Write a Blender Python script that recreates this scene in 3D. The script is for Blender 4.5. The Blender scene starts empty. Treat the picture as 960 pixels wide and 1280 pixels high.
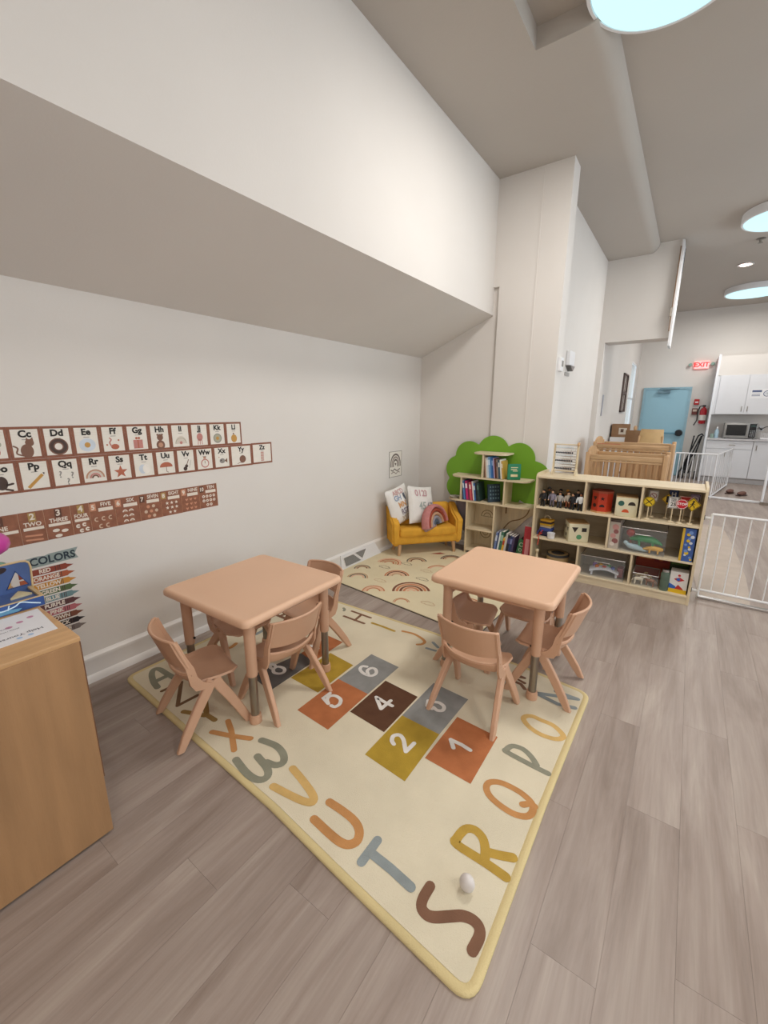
import bpy, bmesh, math, random
from mathutils import Vector, Matrix, Euler
random.seed(7)
scn = bpy.context.scene
COL = scn.collection
PI = math.pi

# ------------------------------------------------------------------ camera
CAM_YAW, CAM_PITCH, CAM_ROLL, CAM_F = math.radians(-35.405), math.radians(13.454), math.radians(0.186), 528.0
def make_camera():
    cy, sy, cp, sp = math.cos(CAM_YAW), math.sin(CAM_YAW), math.cos(CAM_PITCH), math.sin(CAM_PITCH)
    f = Vector((sy*cp, cy*cp, -sp)); r = Vector((cy, -sy, 0)); u = r.cross(f)
    cr, sr = math.cos(CAM_ROLL), math.sin(CAM_ROLL)
    r2 = r*cr + u*sr; u2 = u*cr - r*sr
    cd = bpy.data.cameras.new('camera'); co = bpy.data.objects.new('camera', cd); COL.objects.link(co)
    M = Matrix((r2, u2, -f)).transposed().to_4x4(); M.translation = Vector((0, 0, 1.55))
    co.matrix_world = M
    cd.sensor_fit = 'HORIZONTAL'; cd.sensor_width = 36; cd.lens = CAM_F/960*36
    cd.clip_start = 0.05; cd.clip_end = 100
    scn.camera = co
make_camera()

# ------------------------------------------------------------------ world, light, exposure
w = bpy.data.worlds.new('sky'); scn.world = w; w.use_nodes = True
bg = w.node_tree.nodes['Background']; bg.inputs[0].default_value = (0.74, 0.9, 1.0, 1); bg.inputs[1].default_value = 2.0
scn.view_settings.view_transform = 'Standard'; scn.view_settings.look = 'None'
scn.view_settings.gamma = 1; scn.view_settings.use_curve_mapping = False
scn.view_settings.exposure = 0.12
def area(name, loc, rot, size, energy, color, shape='RECTANGLE', sy=None):
    l = bpy.data.lights.new(name, 'AREA'); l.energy = energy; l.color = color; l.shape = shape; l.size = size
    if sy: l.size_y = sy
    o = bpy.data.objects.new(name, l); COL.objects.link(o); o.location = loc; o.rotation_euler = rot
    return o
# added fill lights, standing for daylight from behind the camera and the right
area('daylight_near', (0.9, -2.35, 2.0), (math.radians(-82), 0, math.radians(180)), 3.6, 24, (1.0, 0.95, 0.9), sy=2.2)
area('daylight_right', (3.9, 6.2, 2.0), (0, math.radians(88), 0), 2.2, 56, (0.92, 0.96, 1.0), sy=5.0)
area('daylight_right', (3.9, 1.2, 2.0), (0, math.radians(88), 0), 2.2, 16, (1.0, 0.95, 0.9), sy=3.0)
LAMPS = [(-0.39, 3.05), (0.58, 7.2), (0.64, 11.15)]
for lx, ly in LAMPS:
    area('lamp_light', (lx, ly, 3.715), (0, 0, 0), 0.70, 44, (1.0, 0.95, 0.89), 'DISK')
area('lamp_light', (2.2, 1.0, 3.715), (0, 0, 0), 0.70, 36, (1.0, 0.93, 0.85), 'DISK')
area('lamp_light', (0.9, -0.9, 3.715), (0, 0, 0), 0.70, 26, (1.0, 0.92, 0.84), 'DISK')

# ------------------------------------------------------------------ materials
def rgb(h):
    h = h.lstrip('#'); c = [int(h[i:i+2], 16)/255 for i in (0, 2, 4)]
    return tuple(x/12.92 if x <= .04045 else ((x+.055)/1.055)**2.4 for x in c) + (1,)
MATS = {}
def mat(name, col, rough=.6, var=.06, scale=8., bump=0., bscale=60., metal=0., stretch=None, spec=.4, emit=None, alpha=None, trans=0.):
    if name in MATS: return MATS[name]
    m = bpy.data.materials.new(name); m.use_nodes = True; nt = m.node_tree; N = nt.nodes; L = nt.links
    b = N['Principled BSDF']; c = rgb(col)
    b.inputs['Roughness'].default_value = rough; b.inputs['Metallic'].default_value = metal
    b.inputs['Specular IOR Level'].default_value = spec
    tc = N.new('ShaderNodeTexCoord'); mp = N.new('ShaderNodeMapping'); L.new(tc.outputs['Object'], mp.inputs[0])
    if stretch: mp.inputs['Scale'].default_value = stretch
    nz = N.new('ShaderNodeTexNoise'); nz.inputs['Scale'].default_value = scale; nz.inputs['Detail'].default_value = 5
    L.new(mp.outputs[0], nz.inputs[0])
    mr = N.new('ShaderNodeMapRange'); mr.inputs[1].default_value = .25; mr.inputs[2].default_value = .75
    mr.inputs[3].default_value = 1-var*2; mr.inputs[4].default_value = 1+var
    L.new(nz.outputs[0], mr.inputs[0])
    mx = N.new('ShaderNodeMix'); mx.data_type = 'RGBA'; mx.blend_type = 'MULTIPLY'; mx.inputs[0].default_value = 1
    mx.inputs[6].default_value = c; L.new(mr.outputs[0], mx.inputs[7]); L.new(mx.outputs[2], b.inputs['Base Color'])
    if bump:
        nb = N.new('ShaderNodeTexNoise'); nb.inputs['Scale'].default_value = bscale; nb.inputs['Detail'].default_value = 3
        L.new(mp.outputs[0], nb.inputs[0]); bp = N.new('ShaderNodeBump'); bp.inputs[0].default_value = bump; bp.inputs[1].default_value = .01
        L.new(nb.outputs[0], bp.inputs['Height']); L.new(bp.outputs[0], b.inputs['Normal'])
    if emit:
        b.inputs['Emission Color'].default_value = rgb(emit[0]); b.inputs['Emission Strength'].default_value = emit[1]
    if trans: b.inputs['Transmission Weight'].default_value = trans
    if alpha is not None: b.inputs['Alpha'].default_value = alpha
    MATS[name] = m; return m
def wood(name, col, rough=.5, axis=0, var=.13, rings=5.):
    s = [9, 9, 9]; s[axis] = .9
    return mat(name, col, rough, var, rings, .12, 30, stretch=tuple(s))
def floor_tone():
    m = bpy.data.materials.new('vinyl_plank'); m.use_nodes = True; nt = m.node_tree; N = nt.nodes; L = nt.links; b = N['Principled BSDF']
    geo = N.new('ShaderNodeNewGeometry'); oi = N.new('ShaderNodeObjectInfo')
    off = N.new('ShaderNodeVectorMath'); off.operation = 'MULTIPLY_ADD'
    cmb = N.new('ShaderNodeCombineXYZ'); 
    for i in range(3): L.new(oi.outputs['Random'], cmb.inputs[i])
    off.inputs[1].default_value = (37, 53, 11); L.new(cmb.outputs[0], off.inputs[0]); L.new(geo.outputs['Position'], off.inputs[2])
    mp = N.new('ShaderNodeMapping'); mp.inputs['Scale'].default_value = (7, .75, 1); L.new(off.outputs[0], mp.inputs[0])
    n1 = N.new('ShaderNodeTexNoise'); n1.inputs['Scale'].default_value = 1.3; n1.inputs['Detail'].default_value = 6; n1.inputs['Roughness'].default_value = .62; n1.inputs['Distortion'].default_value = .6
    L.new(mp.outputs[0], n1.inputs[0])
    mp2 = N.new('ShaderNodeMapping'); mp2.inputs['Scale'].default_value = (70, 2.5, 1); L.new(off.outputs[0], mp2.inputs[0])
    n2 = N.new('ShaderNodeTexNoise'); n2.inputs['Scale'].default_value = 1.6; n2.inputs['Detail'].default_value = 4; L.new(mp2.outputs[0], n2.inputs[0])
    cr = N.new('ShaderNodeValToRGB'); e = cr.color_ramp.elements
    e[0].position = .28; e[0].color = rgb('#85756b'); e[1].position = .74; e[1].color = rgb('#ada096')
    k = cr.color_ramp.elements.new(.5); k.color = rgb('#9a8b82')
    L.new(n1.outputs[0], cr.inputs[0])
    mr = N.new('ShaderNodeMapRange'); mr.inputs[1].default_value = .3; mr.inputs[2].default_value = .7; mr.inputs[3].default_value = .92; mr.inputs[4].default_value = 1.05
    L.new(n2.outputs[0], mr.inputs[0])
    rr = N.new('ShaderNodeMapRange'); rr.inputs[3].default_value = .97; rr.inputs[4].default_value = 1.03; L.new(oi.outputs['Random'], rr.inputs[0])
    mu = N.new('ShaderNodeMath'); mu.operation = 'MULTIPLY'; L.new(mr.outputs[0], mu.inputs[0]); L.new(rr.outputs[0], mu.inputs[1])
    mx = N.new('ShaderNodeMix'); mx.data_type = 'RGBA'; mx.blend_type = 'MULTIPLY'; mx.inputs[0].default_value = 1
    L.new(cr.outputs[0], mx.inputs[6]); L.new(mu.outputs[0], mx.inputs[7]); L.new(mx.outputs[2], b.inputs['Base Color'])
    b.inputs['Roughness'].default_value = .42; b.inputs['Specular IOR Level'].default_value = .45
    bp = N.new('ShaderNodeBump'); bp.inputs[0].default_value = .15; bp.inputs[1].default_value = .004; L.new(n2.outputs[0], bp.inputs['Height']); L.new(bp.outputs[0], b.inputs['Normal'])
    return m
FLOOR = floor_tone()
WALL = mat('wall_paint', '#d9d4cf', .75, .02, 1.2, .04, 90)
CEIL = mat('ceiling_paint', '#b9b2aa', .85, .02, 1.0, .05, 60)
TRIM = mat('white_trim', '#e6e3e0', .45, .015, 3)
GROOVE = mat('plank_groove', '#90837a', .8)
PLA = mat('peach_plastic', '#c9a084', .48, .02, 5, .03, 220)
PLAT = mat('peach_tabletop', '#ddb597', .42, .015, 3, .03, 260)
STEEL = mat('brushed_steel', '#9c948a', .28, .1, 20, metal=.9, stretch=(1, 1, .1))
CHROME = mat('chrome', '#c9c9c9', .2, .03, metal=1.)
BIRCH = wood('birch_wood', '#d8c8aa', .5, 0, .07)
BIRCHV = wood('birch_wood_upright', '#d5c4a4', .5, 2, .07)
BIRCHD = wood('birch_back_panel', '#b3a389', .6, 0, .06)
MAPLE = wood('maple_cabinet', '#a37d58', .42, 2, .10, 2.)
MAPLET = wood('maple_cabinet_top', '#c49b6e', .4, 1, .1, 3.)
OAK = wood('crib_wood', '#c6a077', .5, 2, .12)
OAKH = wood('crib_rail_wood', '#c8a47b', .5, 0, .12)
SLAT = wood('crib_slat_wood', '#b9926a', .5, 2, .2)
WHITE = mat('white_paint', '#e4e4e6', .4, .01)
BLACK = mat('black_plastic', '#17171a', .45, .02)
DARK = mat('dark_grey', '#3a3a3c', .5, .03)
PAPER = mat('paper_white', '#e2ddd4', .7, .02, 30)
GLASS = mat('clear_acrylic', '#e8eef0', .06, 0, spec=.6, alpha=.055)
def flat(hexcol, rough=.65):
    return mat('tone_' + hexcol.lstrip('#'), hexcol, rough, .03, 25)

# ------------------------------------------------------------------ mesh helpers
class MB:
    def __init__(s): s.v = []; s.f = []; s.m = []; s.T = Matrix()
    def add(s, vs, fs, m=0, T=None):
        T = s.T @ T if T is not None else s.T; b = len(s.v)
        s.v += [tuple(T @ Vector(p)) for p in vs]; s.f += [tuple(b+i for i in f) for f in fs]; s.m += [m]*len(fs); return s
    def box(s, x0, x1, y0, y1, z0, z1, m=0, T=None):
        return s.add([(x0,y0,z0),(x1,y0,z0),(x1,y1,z0),(x0,y1,z0),(x0,y0,z1),(x1,y0,z1),(x1,y1,z1),(x0,y1,z1)],
                     [(0,3,2,1),(4,5,6,7),(0,1,5,4),(1,2,6,5),(2,3,7,6),(3,0,4,7)], m, T)
    def rbox(s, x0, x1, y0, y1, z0, z1, r=.01, seg=2, m=0, T=None):
        bm = bmesh.new(); bmesh.ops.create_cube(bm, size=1)
        for v in bm.verts: v.co = Vector(((x0+x1)/2+v.co.x*(x1-x0), (y0+y1)/2+v.co.y*(y1-y0), (z0+z1)/2+v.co.z*(z1-z0)))
        bmesh.ops.bevel(bm, geom=bm.edges[:], offset=r, segments=seg, affect='EDGES', profile=.5)
        bm.verts.index_update(); s.add([tuple(v.co) for v in bm.verts], [tuple(v.index for v in f.verts) for f in bm.faces], m, T); bm.free(); return s
    def prism(s, poly, d0, d1, axis='z', m=0, T=None):
        n = len(poly)
        a = sum(poly[i][0]*poly[(i+1)%n][1]-poly[(i+1)%n][0]*poly[i][1] for i in range(n))
        if a < 0: poly = poly[::-1]
        def P(p, d): return {'z': (p[0], p[1], d), 'y': (p[0], -d, p[1]), 'x': (d, p[0], p[1])}[axis]
        vs = [P(p, d0) for p in poly] + [P(p, d1) for p in poly]
        return s.add(vs, [tuple(range(n-1, -1, -1)), tuple(range(n, 2*n))] + [(i, (i+1)%n, n+(i+1)%n, n+i) for i in range(n)], m, T)
    def lathe(s, prof, seg=20, m=0, T=None):
        vs = []; fs = []; n = len(prof)
        for k in range(seg):
            a = 2*PI*k/seg
            vs += [(r*math.cos(a), r*math.sin(a), z) for r, z in prof]
        for k in range(seg):
            q = (k+1) % seg
            for i in range(n-1): fs.append((k*n+i, q*n+i, q*n+i+1, k*n+i+1))
        fs.append(tuple(k*n for k in range(seg-1, -1, -1))); fs.append(tuple(k*n+n-1 for k in range(seg)))
        return s.add(vs, fs, m, T)
    def tube(s, pts, r, seg=8, m=0, closed=False, T=None):
        pts = [Vector(p) for p in pts]; n = len(pts); rs = r if isinstance(r, (list, tuple)) else [r]*n
        vs = []; fs = []; up = None
        for i, p in enumerate(pts):
            a = pts[i-1] if (i or closed) else p; b = pts[(i+1) % n] if (i < n-1 or closed) else p
            t = (b-a).normalized()
            if up is None: up = t.orthogonal().normalized()
            up = (up - t*up.dot(t)).normalized(); q = t.cross(up)
            vs += [tuple(p + (up*math.cos(2*PI*k/seg) + q*math.sin(2*PI*k/seg))*rs[i]) for k in range(seg)]
        for i in range(n if closed else n-1):
            j = (i+1) % n
            for k in range(seg): l = (k+1) % seg; fs.append((i*seg+k, i*seg+l, j*seg+l, j*seg+k))
        if not closed: fs.append(tuple(range(seg-1, -1, -1))); fs.append(tuple((n-1)*seg+k for k in range(seg)))
        return s.add(vs, fs, m, T)
    def ball(s, c, r, seg=14, rings=8, m=0, sc=(1, 1, 1), T=None):
        vs = [(c[0], c[1], c[2]-r*sc[2])]; fs = []
        for i in range(1, rings):
            a = -PI/2+PI*i/rings
            for k in range(seg):
                b = 2*PI*k/seg; vs.append((c[0]+r*sc[0]*math.cos(a)*math.cos(b), c[1]+r*sc[1]*math.cos(a)*math.sin(b), c[2]+r*sc[2]*math.sin(a)))
        vs.append((c[0], c[1], c[2]+r*sc[2])); N = len(vs)-1
        for k in range(seg):
            l = (k+1) % seg; fs.append((0, 1+l, 1+k)); fs.append((N, 1+(rings-2)*seg+k, 1+(rings-2)*seg+l))
            for i in range(rings-2): fs.append((1+i*seg+k, 1+i*seg+l, 1+(i+1)*seg+l, 1+(i+1)*seg+k))
        return s.add(vs, fs, m, T)
    def sheet(s, fn, nu, nv, th=0, m=0, T=None):
        # parametric sheet with optional thickness; fn(u,v) -> point
        P = [[Vector(fn(i/nu, j/nv)) for j in range(nv+1)] for i in range(nu+1)]
        vs = [tuple(P[i][j]) for i in range(nu+1) for j in range(nv+1)]; W = nv+1
        fs = [(i*W+j, (i+1)*W+j, (i+1)*W+j+1, i*W+j+1) for i in range(nu) for j in range(nv)]
        if th:
            b = len(vs); back = []
            for i in range(nu+1):
                for j in range(nv+1):
                    du = P[min(i+1, nu)][j]-P[max(i-1, 0)][j]; dv = P[i][min(j+1, nv)]-P[i][max(j-1, 0)]
                    n = du.cross(dv)
                    n = n.normalized() if n.length > 1e-9 else Vector((0, 0, 1))
                    back.append(tuple(P[i][j]-n*th))
            vs += back; fs += [tuple(b+k for k in f[::-1]) for f in fs]
            def e(a, c): fs.append((c, a, b+a, b+c))
            for i in range(nu): e(i*W, (i+1)*W); e((i+1)*W+nv, i*W+nv)
            for j in range(nv): e(j+1, j); e(nu*W+j, nu*W+j+1)
        return s.add(vs, fs, m, T)
    def build(s, name, mats, parent=None, smooth=None, loc=None, rot=None):
        me = bpy.data.meshes.new(name); me.from_pydata(s.v, [], s.f)
        if not isinstance(mats, (list, tuple)): mats = [mats]
        for m in mats: me.materials.append(m)
        if len(mats) > 1: me.polygons.foreach_set('material_index', s.m)
        if smooth:
            me.polygons.foreach_set('use_smooth', [True]*len(me.polygons)); me.update(); me.set_sharp_from_angle(angle=math.radians(smooth))
        me.update()
        o = bpy.data.objects.new(name, me); COL.objects.link(o)
        if parent: o.parent = parent
        if loc is not None: o.location = loc
        if rot is not None: o.rotation_euler = rot
        return o
def tag(o, label=None, cat=None, group=None, kind=None):
    if label: o['label'] = label
    if cat: o['category'] = cat
    if group: o['group'] = group
    if kind: o['kind'] = kind
    return o
def thing(name, label, cat, loc=(0, 0, 0), rz=0, group=None, rot=None):
    o = bpy.data.objects.new(name, None); COL.objects.link(o); o.location = loc
    o.rotation_euler = rot if rot else (0, 0, rz); o.empty_display_size = .05
    return tag(o, label, cat, group)
def dup(root, loc=None, rz=None, label=None):
    r = root.copy(); COL.objects.link(r)
    if loc is not None: r.location = loc
    if rz is not None: r.rotation_euler = (0, 0, rz)
    if label: r['label'] = label
    def rec(a, b):
        for ch in a.children:
            c = ch.copy(); COL.objects.link(c); c.parent = b; rec(ch, c)
    for ch in list(root.children):
        c = ch.copy(); COL.objects.link(c); c.parent = r
        for g in list(ch.children):
            d = g.copy(); COL.objects.link(d); d.parent = c
    return r
def struct(o): o['kind'] = 'structure'; return o
def TR(x=0, y=0, z=0, rx=0, ry=0, rz=0, s=1):
    return Matrix.Translation((x, y, z)) @ Euler((rx, ry, rz)).to_matrix().to_4x4() @ Matrix.Diagonal((s, s, s, 1) if not isinstance(s, tuple) else (*s, 1))
_txt = {}
def text_mesh(t, bold=.0):
    k = (t, bold)
    if k not in _txt:
        c = bpy.data.curves.new('lettering', 'FONT'); c.body = t; c.size = 1; c.align_x = 'CENTER'; c.align_y = 'CENTER'; c.offset = bold; c.resolution_u = 3
        o = bpy.data.objects.new('lettering', c); COL.objects.link(o)
        bpy.context.view_layer.update()
        me = bpy.data.meshes.new_from_object(o.evaluated_get(bpy.context.evaluated_depsgraph_get()))
        _txt[k] = ([tuple(v.co) for v in me.vertices], [tuple(p.vertices) for p in me.polygons])
        bpy.data.objects.remove(o); bpy.data.curves.remove(c); bpy.data.meshes.remove(me)
    return _txt[k]
def put_text(mb, t, size, T, m=0, bold=.02, sx=1.):
    vs, fs = text_mesh(t, bold)
    mb.add([(x*size*sx, y*size, 0) for x, y, z in vs], fs, m, T)
def ribbon(mb, pts, wd, T=None, m=0, caps=True, z=0):
    # flat printed stroke in the xy plane with round ends
    P = [Vector((p[0], p[1])) for p in pts]
    if len(P) > 3:   # smooth a little (Catmull-Rom)
        Q = []
        closed = (P[0]-P[-1]).length < 1e-4
        for i in range(len(P)-1):
            a = P[i-1] if i else (P[-2] if closed else P[0]); b = P[i]; c = P[i+1]; d = P[i+2] if i+2 < len(P) else (P[1] if closed else P[-1])
            for t in (0, .25, .5, .75):
                Q.append(.5*((2*b)+(c-a)*t+(2*a-5*b+4*c-d)*t*t+(3*b-a-3*c+d)*t**3))
        Q.append(P[-1]); P = Q
    vs = []; n = len(P)
    for i, p in enumerate(P):
        t = (P[min(i+1, n-1)]-P[max(i-1, 0)]).normalized(); nn = Vector((-t.y, t.x))*wd/2
        vs += [(p.x+nn.x, p.y+nn.y, z), (p.x-nn.x, p.y-nn.y, z)]
    fs = [(2*i+1, 2*i+3, 2*i+2, 2*i) for i in range(n-1)]
    keep = []; joints = []
    for i, f in enumerate(fs):
        a, b, c, d = [Vector(vs[k]) for k in f]
        if (b-a).cross(c-a).z > 0 and (c-a).cross(d-a).z > 0: keep.append(f)
        else: joints += [i, i+1]
    if keep: mb.add(vs, keep, m, T)
    for q, i in enumerate(sorted(set(joints))): disc(mb, P[i].x, P[i].y, wd/2, m, T, z=z+.00032+.00006*q, n=12)
    if caps:
        for q, p in enumerate((P[0], P[-1])[:1 if (P[0]-P[-1]).length < 1e-4 else 2]): disc(mb, p.x, p.y, wd/2, m, T, z=z+.00012+.0001*q, n=12)
def disc(mb, x, y, r, m=0, T=None, z=0, n=18, sy=1., rot=0.):
    vs = []
    for k in range(n):
        a = 2*PI*k/n; px, py = r*math.cos(a), r*sy*math.sin(a)
        vs.append((x+px*math.cos(rot)-py*math.sin(rot), y+px*math.sin(rot)+py*math.cos(rot), z))
    mb.add(vs, [tuple(range(n))], m, T)
def poly(mb, pts, m=0, T=None, z=0):
    n = len(pts); a = sum(pts[i][0]*pts[(i+1)%n][1]-pts[(i+1)%n][0]*pts[i][1] for i in range(n))
    if a < 0: pts = pts[::-1]
    mb.add([(p[0], p[1], z) for p in pts], [tuple(range(n))], m, T)
def rect(mb, x0, x1, y0, y1, m=0, T=None, z=0): mb.add([(x0,y0,z),(x1,y0,z),(x1,y1,z),(x0,y1,z)], [(0,1,2,3)], m, T)
def arc(mb, x, y, r, wd, a0=0, a1=180, m=0, T=None, z=0, n=14, sy=1.):
    vs = []
    for k in range(n+1):
        a = math.radians(a0+(a1-a0)*k/n); c, s_ = math.cos(a), math.sin(a)
        vs += [(x+(r+wd/2)*c, y+(r+wd/2)*s_*sy, z), (x+(r-wd/2)*c, y+(r-wd/2)*s_*sy, z)]
    mb.add(vs, [(2*i+1, 2*i, 2*i+2, 2*i+3) for i in range(n)], m, T)
def star(mb, x, y, r, m=0, T=None, z=0):
    poly(mb, [(x+(r if k % 2 == 0 else r*.42)*math.cos(PI/2+k*PI/5), y+(r if k % 2 == 0 else r*.42)*math.sin(PI/2+k*PI/5)) for k in range(10)], m, T, z)
# print frames: local (x right, y up) on a wall
LEFTWALL = lambda Y, Z, off=.0015: Matrix(((0, 0, 1, -2.67+off), (1, 0, 0, Y), (0, 1, 0, Z), (0, 0, 0, 1)))   # x -> +Y, y -> Z, normal +X
FRONT = lambda x, y, z: Matrix(((1, 0, 0, x), (0, 0, -1, y), (0, 1, 0, z), (0, 0, 0, 1)))                       # x -> +X, y -> Z, normal -Y

# ================================================================== SETTING
ZC, ZL = 3.84, 3.72
def build_shell():
    f = struct(MB().box(-2.9, 4.2, -2.7, 13.2, -.15, -.004).build('floor', GROOVE))
    pw, pl, g = .178, 1.22, .0003
    pm = MB().box(g, pw-g, g, pl-g, -.004, 0)
    first = None; rest = MB()
    ncol = int((4.1+2.67)/pw)+1
    for c in range(ncol):
        x = -2.67+c*pw; y = -2.5-((c*.437) % 1)*pl
        while y < 12.8:
            near = (x < 2.2 and y > -.9 and y < 6.3 and not (x < -1.4 and y > 4.45))
            if near:
                if first is None: first = o = pm.build('plank', FLOOR, f)
                else: o = first.copy(); COL.objects.link(o)
                o.parent = f; o.location = (x, y, 0)
            elif not (x < -1.5 and y > 4.45):
                y0, y1 = max(y, -2.5), min(y+pl, 12.8)
                rest.box(x+g, x+pw-g, y0+g, y1-g, -.004, 0)
            y += pl
    tag(rest.build('plank', FLOOR, f), kind='stuff')
    # left wall with the sloping soffit and the upper wall, one solid profile
    struct(MB().prism([(-2.67, 0), (-2.67, 2.15), (-1.82, 2.512), (-1.82, ZC+.1), (-2.95, ZC+.1), (-2.95, 0)], -4.5, 2.5, 'y').build('wall_left', WALL))
    # far end wall of the corner, flush column and the slot beside it
    struct(MB().box(-2.95, -1.76, 4.5, 4.75, 0, ZC+.1).build('wall_back', WALL))
    col = MB().box(-1.76, -1.14, 4.465, 4.68, 0, ZC+.1); col.box(-1.82, -1.76, 4.465, 4.5, 2.77, ZC+.1); col.box(-1.76, -1.4, 4.68, 4.75, 0, ZC+.1)
    struct(col.build('wall_column', WALL))
    struct(MB().box(-1.405, -1.392, 4.460, 4.4651, 1.0, 3.70).build('trim_2', WALL))
    struct(MB().box(-1.6, -1.33, 4.68, 7.6, 0, ZC+.1).build('wall_corridor', WALL))
    wc = MB(); wc.box(-1.6, -1.25, 7.6, 11.3, 0, ZC+.1); wc.box(-1.6, -1.25, 12.25, 13.0, 0, ZC+.1)
    wc.box(-1.6, -1.25, 11.3, 12.25, 0, 1.07); wc.box(-1.6, -1.25, 11.3, 12.25, 2.65, ZC+.1)
    struct(wc.build('wall_corridor', WALL))
    # hanging wall across the passage
    b = MB().box(-1.25, -.43, 7.601, 7.95, 2.58, ZC+.1); struct(b.build('wall_hanging', WALL))
    t = struct(MB().box(-.43, -.405, 7.56, 7.97, 2.47, ZC-.02).build('trim_1', WHITE))
    MB().box(-.445, -.43, 7.545, 7.562, 2.66, ZC-.1).build('trim_strip', mat('bronze_strip', '#8b7460', .4, metal=.5), t)
    MB().box(-.412, -.400, 7.98, 8.0, 3.5, ZC-.02).build('trim_strip', DARK, t)
    MB().rbox(-.46, -.43, 7.53, 7.56, 2.85, 2.97, .005).build('bracket', STEEL, t)
    struct(MB().box(-1.6, 4.2, 12.8, 13.0, 0, ZC+.1).build('wall_far', WALL))
    # right wall and near wall, outside the frame, right-wall windows added for sky light
    wr = MB(); X = 4.0
    for y0, y1 in ((-2.5, -.6), (3.0, 3.6), (8.8, 12.8)): wr.box(X, X+.2, y0, y1, 0, ZC+.1)
    for y0, y1 in ((-.6, 3.0), (3.6, 8.8)): wr.box(X, X+.2, y0, y1, 0, .8); wr.box(X, X+.2, y0, y1, 3.2, ZC+.1)
    struct(wr.build('wall_right', WALL))
    struct(MB().box(-2.95, 4.2, -2.7, -2.5, 0, ZC+.1).build('wall_near', WALL))
    for k, (y0, y1) in enumerate(((-.6, 3.0), (3.6, 8.8))):
        wn = MB()
        for a, c, d, e in ((y0, y1, .8, .86), (y0, y1, 3.14, 3.2), (y0, y0+.06, .8, 3.2), (y1-.06, y1, .8, 3.2), ((y0+y1)/2-.03, (y0+y1)/2+.03, .8, 3.2)): wn.box(X+.05, X+.11, a, c, d, e)
        wo = struct(wn.build('window_%d' % (k+2), WHITE)); MB().box(X+.07, X+.076, y0+.06, y1-.06, .86, 3.14).build('pane', GLASS, wo)
    # ceiling: high field, lower tray on the left with a rounded cove
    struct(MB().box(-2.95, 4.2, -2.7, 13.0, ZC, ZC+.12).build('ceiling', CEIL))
    low = MB(); r = .12
    prof = [(-1.83, ZL), (-.80, ZL)] + [(-.80+r*math.sin(a)*.9, ZL+r*(1-math.cos(a))) for a in [PI/2*k/6 for k in range(1, 7)]] + [(-1.83, ZC+.001)]
    low.prism(prof, -7.6, -3.15, 'y'); low.box(-1.83, -1.1, -2.5, 3.15, ZL, ZC)
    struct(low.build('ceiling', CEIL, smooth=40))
    # baseboard: tall board, cap moulding, foot moulding
    prof = [(-2.67, 0), (-2.67, .166), (-2.663, .166), (-2.658, .158), (-2.650, .150), (-2.648, .136), (-2.652, .128), (-2.652, .045), (-2.646, .038), (-2.640, .022), (-2.636, .0)]
    struct(MB().prism([(x, z+.001) for x, z in prof], -4.5, 2.5, 'y').build('baseboard_left', TRIM, smooth=35))
    prof2 = [(4.5-(p[0]+2.67), p[1]+.001) for p in prof]
    struct(MB().prism(prof2, -2.64, -1.76, 'x').build('baseboard_back', TRIM, smooth=35))
    struct(MB().box(-1.76, -1.14, 4.448, 4.465, .001, .15).build('baseboard_column', TRIM))
    # narrow window at the corridor end
    wf = MB(); Y0, Y1, Z0, Z1 = 11.3, 12.25, 1.07, 2.65
    for a, c, d, e in ((Y0, Y1, Z0, Z0+.04), (Y0, Y1, Z1-.04, Z1), (Y0, Y0+.04, Z0, Z1), (Y1-.04, Y1, Z0, Z1), (Y0, Y1, 1.84, 1.87)): wf.box(-1.29, -1.252, a, c, d, e)
    wo = struct(wf.build('window_1', WHITE)); MB().box(-1.270, -1.266, Y0+.04, Y1-.04, Z0+.04, Z1-.04).build('pane', GLASS, wo)
    MB().box(-1.2495, -1.225, Y0-.03, Y1+.03, Z0-.02, Z0).build('window_sill', WHITE, wo)
build_shell()

# ------------------------------------------------------------------ ceiling lamps and small wall fittings
LAMPE = mat('lamp_diffuser', '#30383a', .4, 0, emit=('#c3eff6', 1.15))
def ceiling_lamp(x, y, label, r=.42):
    t = thing('ceiling_lamp', label, 'ceiling lamp', (x, y, ZC), group='round flush ceiling lamps')
    MB().lathe([(r-.02, 0), (r, -.004), (r+.004, -.09), (r-.004, -.105), (r-.02, -.105), (r-.022, -.095)], 48).build('rim', WHITE, t, smooth=40)
    MB().lathe([(r-.024, -.098), (r-.03, -.108), (r-.12, -.114), (.001, -.116)], 48).build('diffuser', LAMPE, t, smooth=40)
    return t
ceiling_lamp(-.39, 3.05, 'large round flush ceiling lamp cut by the top edge, nearest of the round lamps', .40)
ceiling_lamp(.58, 7.2, 'round flush ceiling lamp at the right edge, second from the near one', .42)
ceiling_lamp(.64, 11.15, 'farthest round flush ceiling lamp, low on the ceiling above the kitchen', .46)
def spot():
    t = thing('ceiling_spotlight', 'small recessed ceiling spotlight just in front of the farthest round lamp', 'spotlight', (.36, 9.4, ZC))
    MB().lathe([(.10, 0), (.11, -.012), (.085, -.016), (.08, -.006), (.001, -.006)], 24).build('trim_ring', WHITE, t, smooth=40)
    MB().lathe([(.075, -.008), (.05, -.02), (.001, -.024)], 20).build('bulb', mat('spot_bulb', '#ffe9dd', .4, 0, emit=('#ffd8c6', 9)), t, smooth=40)
    t = thing('sprinkler', 'small white ceiling sprinkler rosette beyond the second round lamp', 'sprinkler', (.43, 8.2, ZC))
    MB().lathe([(.05, 0), (.055, -.008), (.02, -.014), (.012, -.05), (.03, -.052), (.03, -.056), (.001, -.058)], 16).build('rosette', mat('grey_metal', '#8d8880', .4, metal=.6), t, smooth=40)
spot()
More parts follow.
